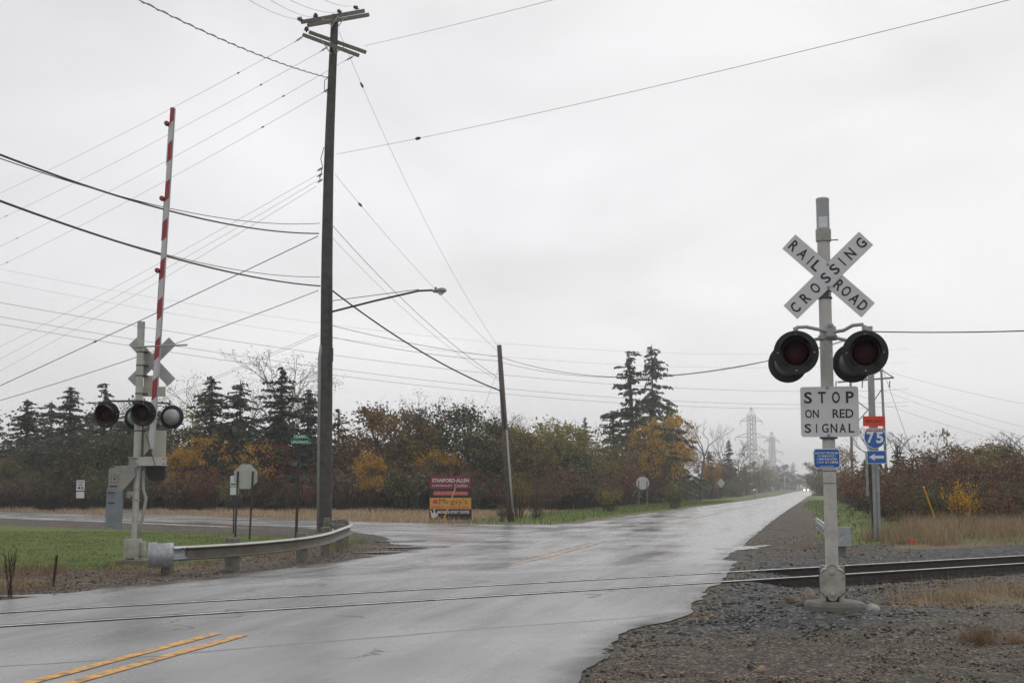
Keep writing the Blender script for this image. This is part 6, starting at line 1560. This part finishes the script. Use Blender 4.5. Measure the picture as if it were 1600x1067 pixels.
# straw verge beyond the side street
def verge(x, y): q = (x + y)*S2; return sstep(35.5, 36.5, q) * (sdp(x, y) < -.2) * (1 - sstep(84, 88, y)) * (.25 + .75*patch(x, y, .4, 3)) * (1 - sstep(51, 56, uv(x, y)[0]) * sstep(-10.5, -8, vv_(x, y) + .03*(uv(x, y)[0] - 55)))
P = scatter(120000, (-42, 8), (50, 88), verge, 12)
blades('verge_grass', P, G_.uniform(.08, .32, len(P)) * (.5 + patch(P[:, 0], P[:, 1], .6, 5)), G_.uniform(.014, .03, len(P)), LM_['straw'], .7, 13)
def grn(x, y): v = vv_(x, y); u = uv(x, y)[0]; return sstep(4.5, 5.0, -v) * (1 - sstep(8, 10.5, -v - .03*(u-55))) * sstep(51, 56, u)
P = scatter(90000, (-8, 40), (48, 180), grn, 14)
blades('verge_lawn', P, G_.uniform(.06, .25, len(P)), G_.uniform(.02, .05, len(P)), LM_['lawn'], .6, 14)
def grr(x, y): v = vv_(x, y); u = uv(x, y)[0]; return sstep(5.5, 6.4, v + 1.1*sstep(60, 120, u)) * (1 - sstep(11, 15, v)) * sstep(33, 40, u) * (.4 + .6*patch(x, y, .5, 8))
P = scatter(110000, (6, 60), (30, 190), grr, 16)
blades('verge_lawn', P, G_.uniform(.06, .25, len(P)), G_.uniform(.015, .04, len(P)), LM_['lawn'], .6, 17)
# tufts in the near ballast
def tuft(px, py, r, k, h, m, lab):
    p = gp(px, py); g = np.random.default_rng(int(px)); P = np.stack([p.x + g.normal(0, r, k), p.y + g.normal(0, r, k)], 1)
    o = blades('grass_tuft', P, g.uniform(.4, 1, k)*h, g.uniform(.002, .005, k), LM_[m], .8, int(py), None); tag(o, lab, 'grass tuft')
tuft(1528, 1003, .09, 420, .24, 'strawr', 'reddish dry grass tuft on the ballast in the lower right'); tuft(1588, 1003, .07, 240, .18, 'strawr', 'smaller dry grass tuft at the right edge on the ballast'); tuft(1245, 938, .09, 260, .1, 'straw', 'pale grass tuft beside the rubble left of the mast foundation'); tuft(1500, 940, .12, 300, .28, 'straw', 'taller straw clump in the grass strip right of the mast')
for px, py, h, lab in ((16, 932, .62, 'dead brown weed stalks at the far left road edge'),):
    p = gp(px, py); mb = MB(); g = random.Random(3)
    for _ in range(9):
        e_ = Vector((g.gauss(0, .1), g.gauss(0, .1), h*g.uniform(.7, 1.1))); mb.tube([(g.gauss(0, .03), g.gauss(0, .03), -.05), e_*.6 + Vector((g.gauss(0, .02), 0, 0)), e_], [.006, .005, .003], 4)
        for _ in range(5): q = e_*g.uniform(.5, 1); mb.tube([q, q + Vector((g.gauss(0, .05), g.gauss(0, .05), .08))], [.003, .002], 3)
    o = mb.build('dead_weed', M_STK); o.location = p; tag(o, lab, 'weed')

# ------------------------------------------------------------------ loose stones
def stones(name, P, size, colA, colB, seed, flat=.6):
    g = np.random.default_rng(seed)
    bm = bmesh.new(); bmesh.ops.create_icosphere(bm, subdivisions=1, radius=1); bm.verts.index_update(); bm.faces.index_update()
    bv = np.array([v.co[:] for v in bm.verts]); bf = np.array([[v.index for v in f_.verts] for f_ in bm.faces]); bm.free()
    k = len(P); nv = len(bv)
    V_ = np.repeat(bv[None], k, 0) * (1 + .28*g.standard_normal((k, nv, 1)).clip(-1.6, 1.2))
    sc = size[:, None] * np.stack([g.uniform(.7, 1.3, k), g.uniform(.6, 1.1, k), g.uniform(.35, .8, k)], 1)
    V_ = V_ * sc[:, None, :]
    a = g.uniform(0, 2*PI, k); ca, sa = np.cos(a)[:, None], np.sin(a)[:, None]
    x = V_[:, :, 0]*ca - V_[:, :, 1]*sa; y = V_[:, :, 0]*sa + V_[:, :, 1]*ca
    z0_ = np.interp(0, [0], [0]) + GZ(P[:, 0], P[:, 1]) + .0
    V_ = np.stack([x + P[:, 0][:, None], y + P[:, 1][:, None], V_[:, :, 2] + (z0_ + sc[:, 2]*.25)[:, None]], 2).reshape(-1, 3)
    F_ = (bf[None] + (np.arange(k)*nv)[:, None, None]).reshape(-1, 3)
    m = leafmat(name + '_stone', colA, colB, .6, 0)
    o = npmesh(name, V_, F_, m, tint=np.repeat(g.random(k)**1.6, nv)); tag(o, kind='stuff'); return o
def free(x, y): return sdp(x, y) < np.clip(nrng.normal(-.03, .09, np.shape(x)), -.2, .2)
P = scatter(52000, (-1, 15), (10.5, 24), lambda x, y: free(x, y) * (1 - sstep(4.6, 6, np.abs(wof(x, y) - WC + .6) + .6*wob(x, .9, 1))) * np.clip(1.4 - .055*y, .3, 1) * .9, 21)
stones('ballast_stones', P, nrng.uniform(.009, .034, len(P)), (.014, .014, .014), (.25, .24, .225), 22)
P = scatter(26000, (3.0, 12), (6, 11), lambda x, y: free(x, y) * sstep(3.2, 5.4, x + .9*wob(y, 1.1, 3) + .4*wob(x*2, 1.3, 1)) * .4, 23)
stones('ballast_stones', P, nrng.uniform(.006, .022, len(P)), (.022, .022, .023), (.2, .195, .185), 24)
P = scatter(60000, (.2, 9), (6.4, 16), lambda x, y: free(x, y) * np.clip(1.7 - .1*y, .12, 1), 25)
stones('gravel', P, nrng.uniform(.003, .011, len(P)) * np.where(nrng.random(len(P)) > .95, 2.2, 1), (.028, .019, .012), (.46, .345, .235), 26)
P = scatter(16000, (-1, 14), (18, 60), lambda x, y: free(x, y) * (vv_(x, y) > 4) * (vv_(x, y) < 8) * np.clip(1.5 - .03*y, .1, 1), 27)
stones('gravel', P, nrng.uniform(.008, .03, len(P)), (.04, .034, .028), (.3, .26, .21), 28)
P = scatter(14000, (-14, -2), (14, 40), lambda x, y: free(x, y) * (vv_(x, y) < -4) * (vv_(x, y) > -8) * np.clip(1.5 - .03*y, .2, 1), 29)
stones('gravel', P, nrng.uniform(.008, .028, len(P)), (.035, .032, .03), (.26, .235, .2), 30)
# ------------------------------------------------------------------ air, sky, light, camera
hz = MB(); hz.box((0, 1150, 27), (3400, 2700, 62)); hz = hz.build('haze', [])
mh = bpy.data.materials.new('misty_air'); mh.use_nodes = True; nt = mh.node_tree
for q in list(nt.nodes):
    if q.type != 'OUTPUT_MATERIAL': nt.nodes.remove(q)
pv = nt.nodes.new('ShaderNodeVolumePrincipled'); pv.inputs['Density'].default_value = .0006; pv.inputs['Color'].default_value = (.97, .97, .98, 1); pv.inputs['Anisotropy'].default_value = .25
nt.links.new(pv.outputs[0], [q for q in nt.nodes if q.type == 'OUTPUT_MATERIAL'][0].inputs['Volume'])
hz.data.materials.append(mh); tag(hz, kind='stuff')

SUN_EL, SUN_AZ = math.radians(48), math.radians(20)     # azimuth clockwise from +Y
w = bpy.data.worlds.new('World'); scene.world = w; w.use_nodes = True
nt = w.node_tree; N = nt.nodes; L = nt.links
bg = N['Background']; bg.inputs['Strength'].default_value = .1
sky = N.new('ShaderNodeTexSky'); sky.sky_type = 'NISHITA'; sky.sun_disc = False; sky.sun_elevation = SUN_EL; sky.sun_rotation = SUN_AZ
sky.dust_density = 6; sky.air_density = 1.0; sky.ozone_density = 1
tc = N.new('ShaderNodeTexCoord')
nz = N.new('ShaderNodeTexNoise'); nz.inputs['Scale'].default_value = 3.2; nz.inputs['Detail'].default_value = 7; nz.inputs['Roughness'].default_value = .45; nz.inputs['Distortion'].default_value = .4
mp = N.new('ShaderNodeMapping'); mp.inputs['Scale'].default_value = (1, 1, 2.2); mp.inputs['Location'].default_value = (.6, .2, .15)
L.new(tc.outputs['Generated'], mp.inputs['Vector']); L.new(mp.outputs[0], nz.inputs['Vector'])
# brighter patch of cloud in front of the veiled sun
dv = N.new('ShaderNodeVectorMath'); dv.operation = 'DOT_PRODUCT'; nm = N.new('ShaderNodeVectorMath'); nm.operation = 'NORMALIZE'
L.new(tc.outputs['Generated'], nm.inputs[0]); L.new(nm.outputs[0], dv.inputs[0])
bd = Vector((.10, 1, .30)).normalized(); dv.inputs[1].default_value = tuple(bd)
g1 = N.new('ShaderNodeMapRange'); g1.inputs[1].default_value = .86; g1.inputs[2].default_value = 1.0; g1.inputs[3].default_value = 0; g1.inputs[4].default_value = 1; g1.interpolation_type = 'SMOOTHSTEP'
L.new(dv.outputs['Value'], g1.inputs[0])
a1_ = N.new('ShaderNodeMath'); a1_.operation = 'MULTIPLY_ADD'; a1_.inputs[1].default_value = 1.05; a1_.inputs[2].default_value = 8.85; L.new(g1.outputs[0], a1_.inputs[0])
r1 = N.new('ShaderNodeMapRange'); r1.inputs[1].default_value = .3; r1.inputs[2].default_value = .7; r1.inputs[3].default_value = .83; r1.inputs[4].default_value = 1.09; L.new(nz.outputs['Fac'], r1.inputs[0])
a2_ = N.new('ShaderNodeMath'); a2_.operation = 'MULTIPLY'; L.new(a1_.outputs[0], a2_.inputs[0]); L.new(r1.outputs[0], a2_.inputs[1])
cc = N.new('ShaderNodeVectorMath'); cc.operation = 'SCALE'; cc.inputs[0].default_value = (.992, .995, 1.015); L.new(a2_.outputs[0], cc.inputs['Scale'])
mx = N.new('ShaderNodeMix'); mx.data_type = 'RGBA'; mx.clamp_result = False; mx.inputs[0].default_value = .95
L.new(sky.outputs[0], mx.inputs[6]); L.new(cc.outputs[0], mx.inputs[7]); L.new(mx.outputs[2], bg.inputs['Color'])

ld = bpy.data.lights.new('sun', 'SUN'); ld.energy = .7; ld.angle = math.radians(35); ld.color = (1, .97, .93)
lo = bpy.data.objects.new('sun', ld); COL.objects.link(lo)
sd_ = Vector((math.sin(SUN_AZ)*math.cos(SUN_EL), math.cos(SUN_AZ)*math.cos(SUN_EL), math.sin(SUN_EL)))
lo.rotation_euler = sd_.to_track_quat('Z', 'Y').to_euler()

cam = bpy.data.cameras.new('camera'); co = bpy.data.objects.new('camera', cam); COL.objects.link(co)
co.location = (0, 0, CAMZ); co.rotation_euler = (PI/2 + PITCH, 0, 0)
cam.sensor_width = 36; cam.lens = F / 1600 * 36; cam.clip_start = .1; cam.clip_end = 6000
scene.camera = co
vs_ = scene.view_settings; vs_.view_transform = 'Standard'; vs_.look = 'None'; vs_.exposure = 0; vs_.gamma = 1
scene.render.engine = 'CYCLES'; cy = scene.cycles
cy.use_denoising = True; cy.max_bounces = 6; cy.diffuse_bounces = 3; cy.glossy_bounces = 3; cy.transmission_bounces = 4; cy.volume_bounces = 2; cy.transparent_max_bounces = 8
cy.caustics_reflective = False; cy.caustics_refractive = False; cy.sample_clamp_indirect = 6
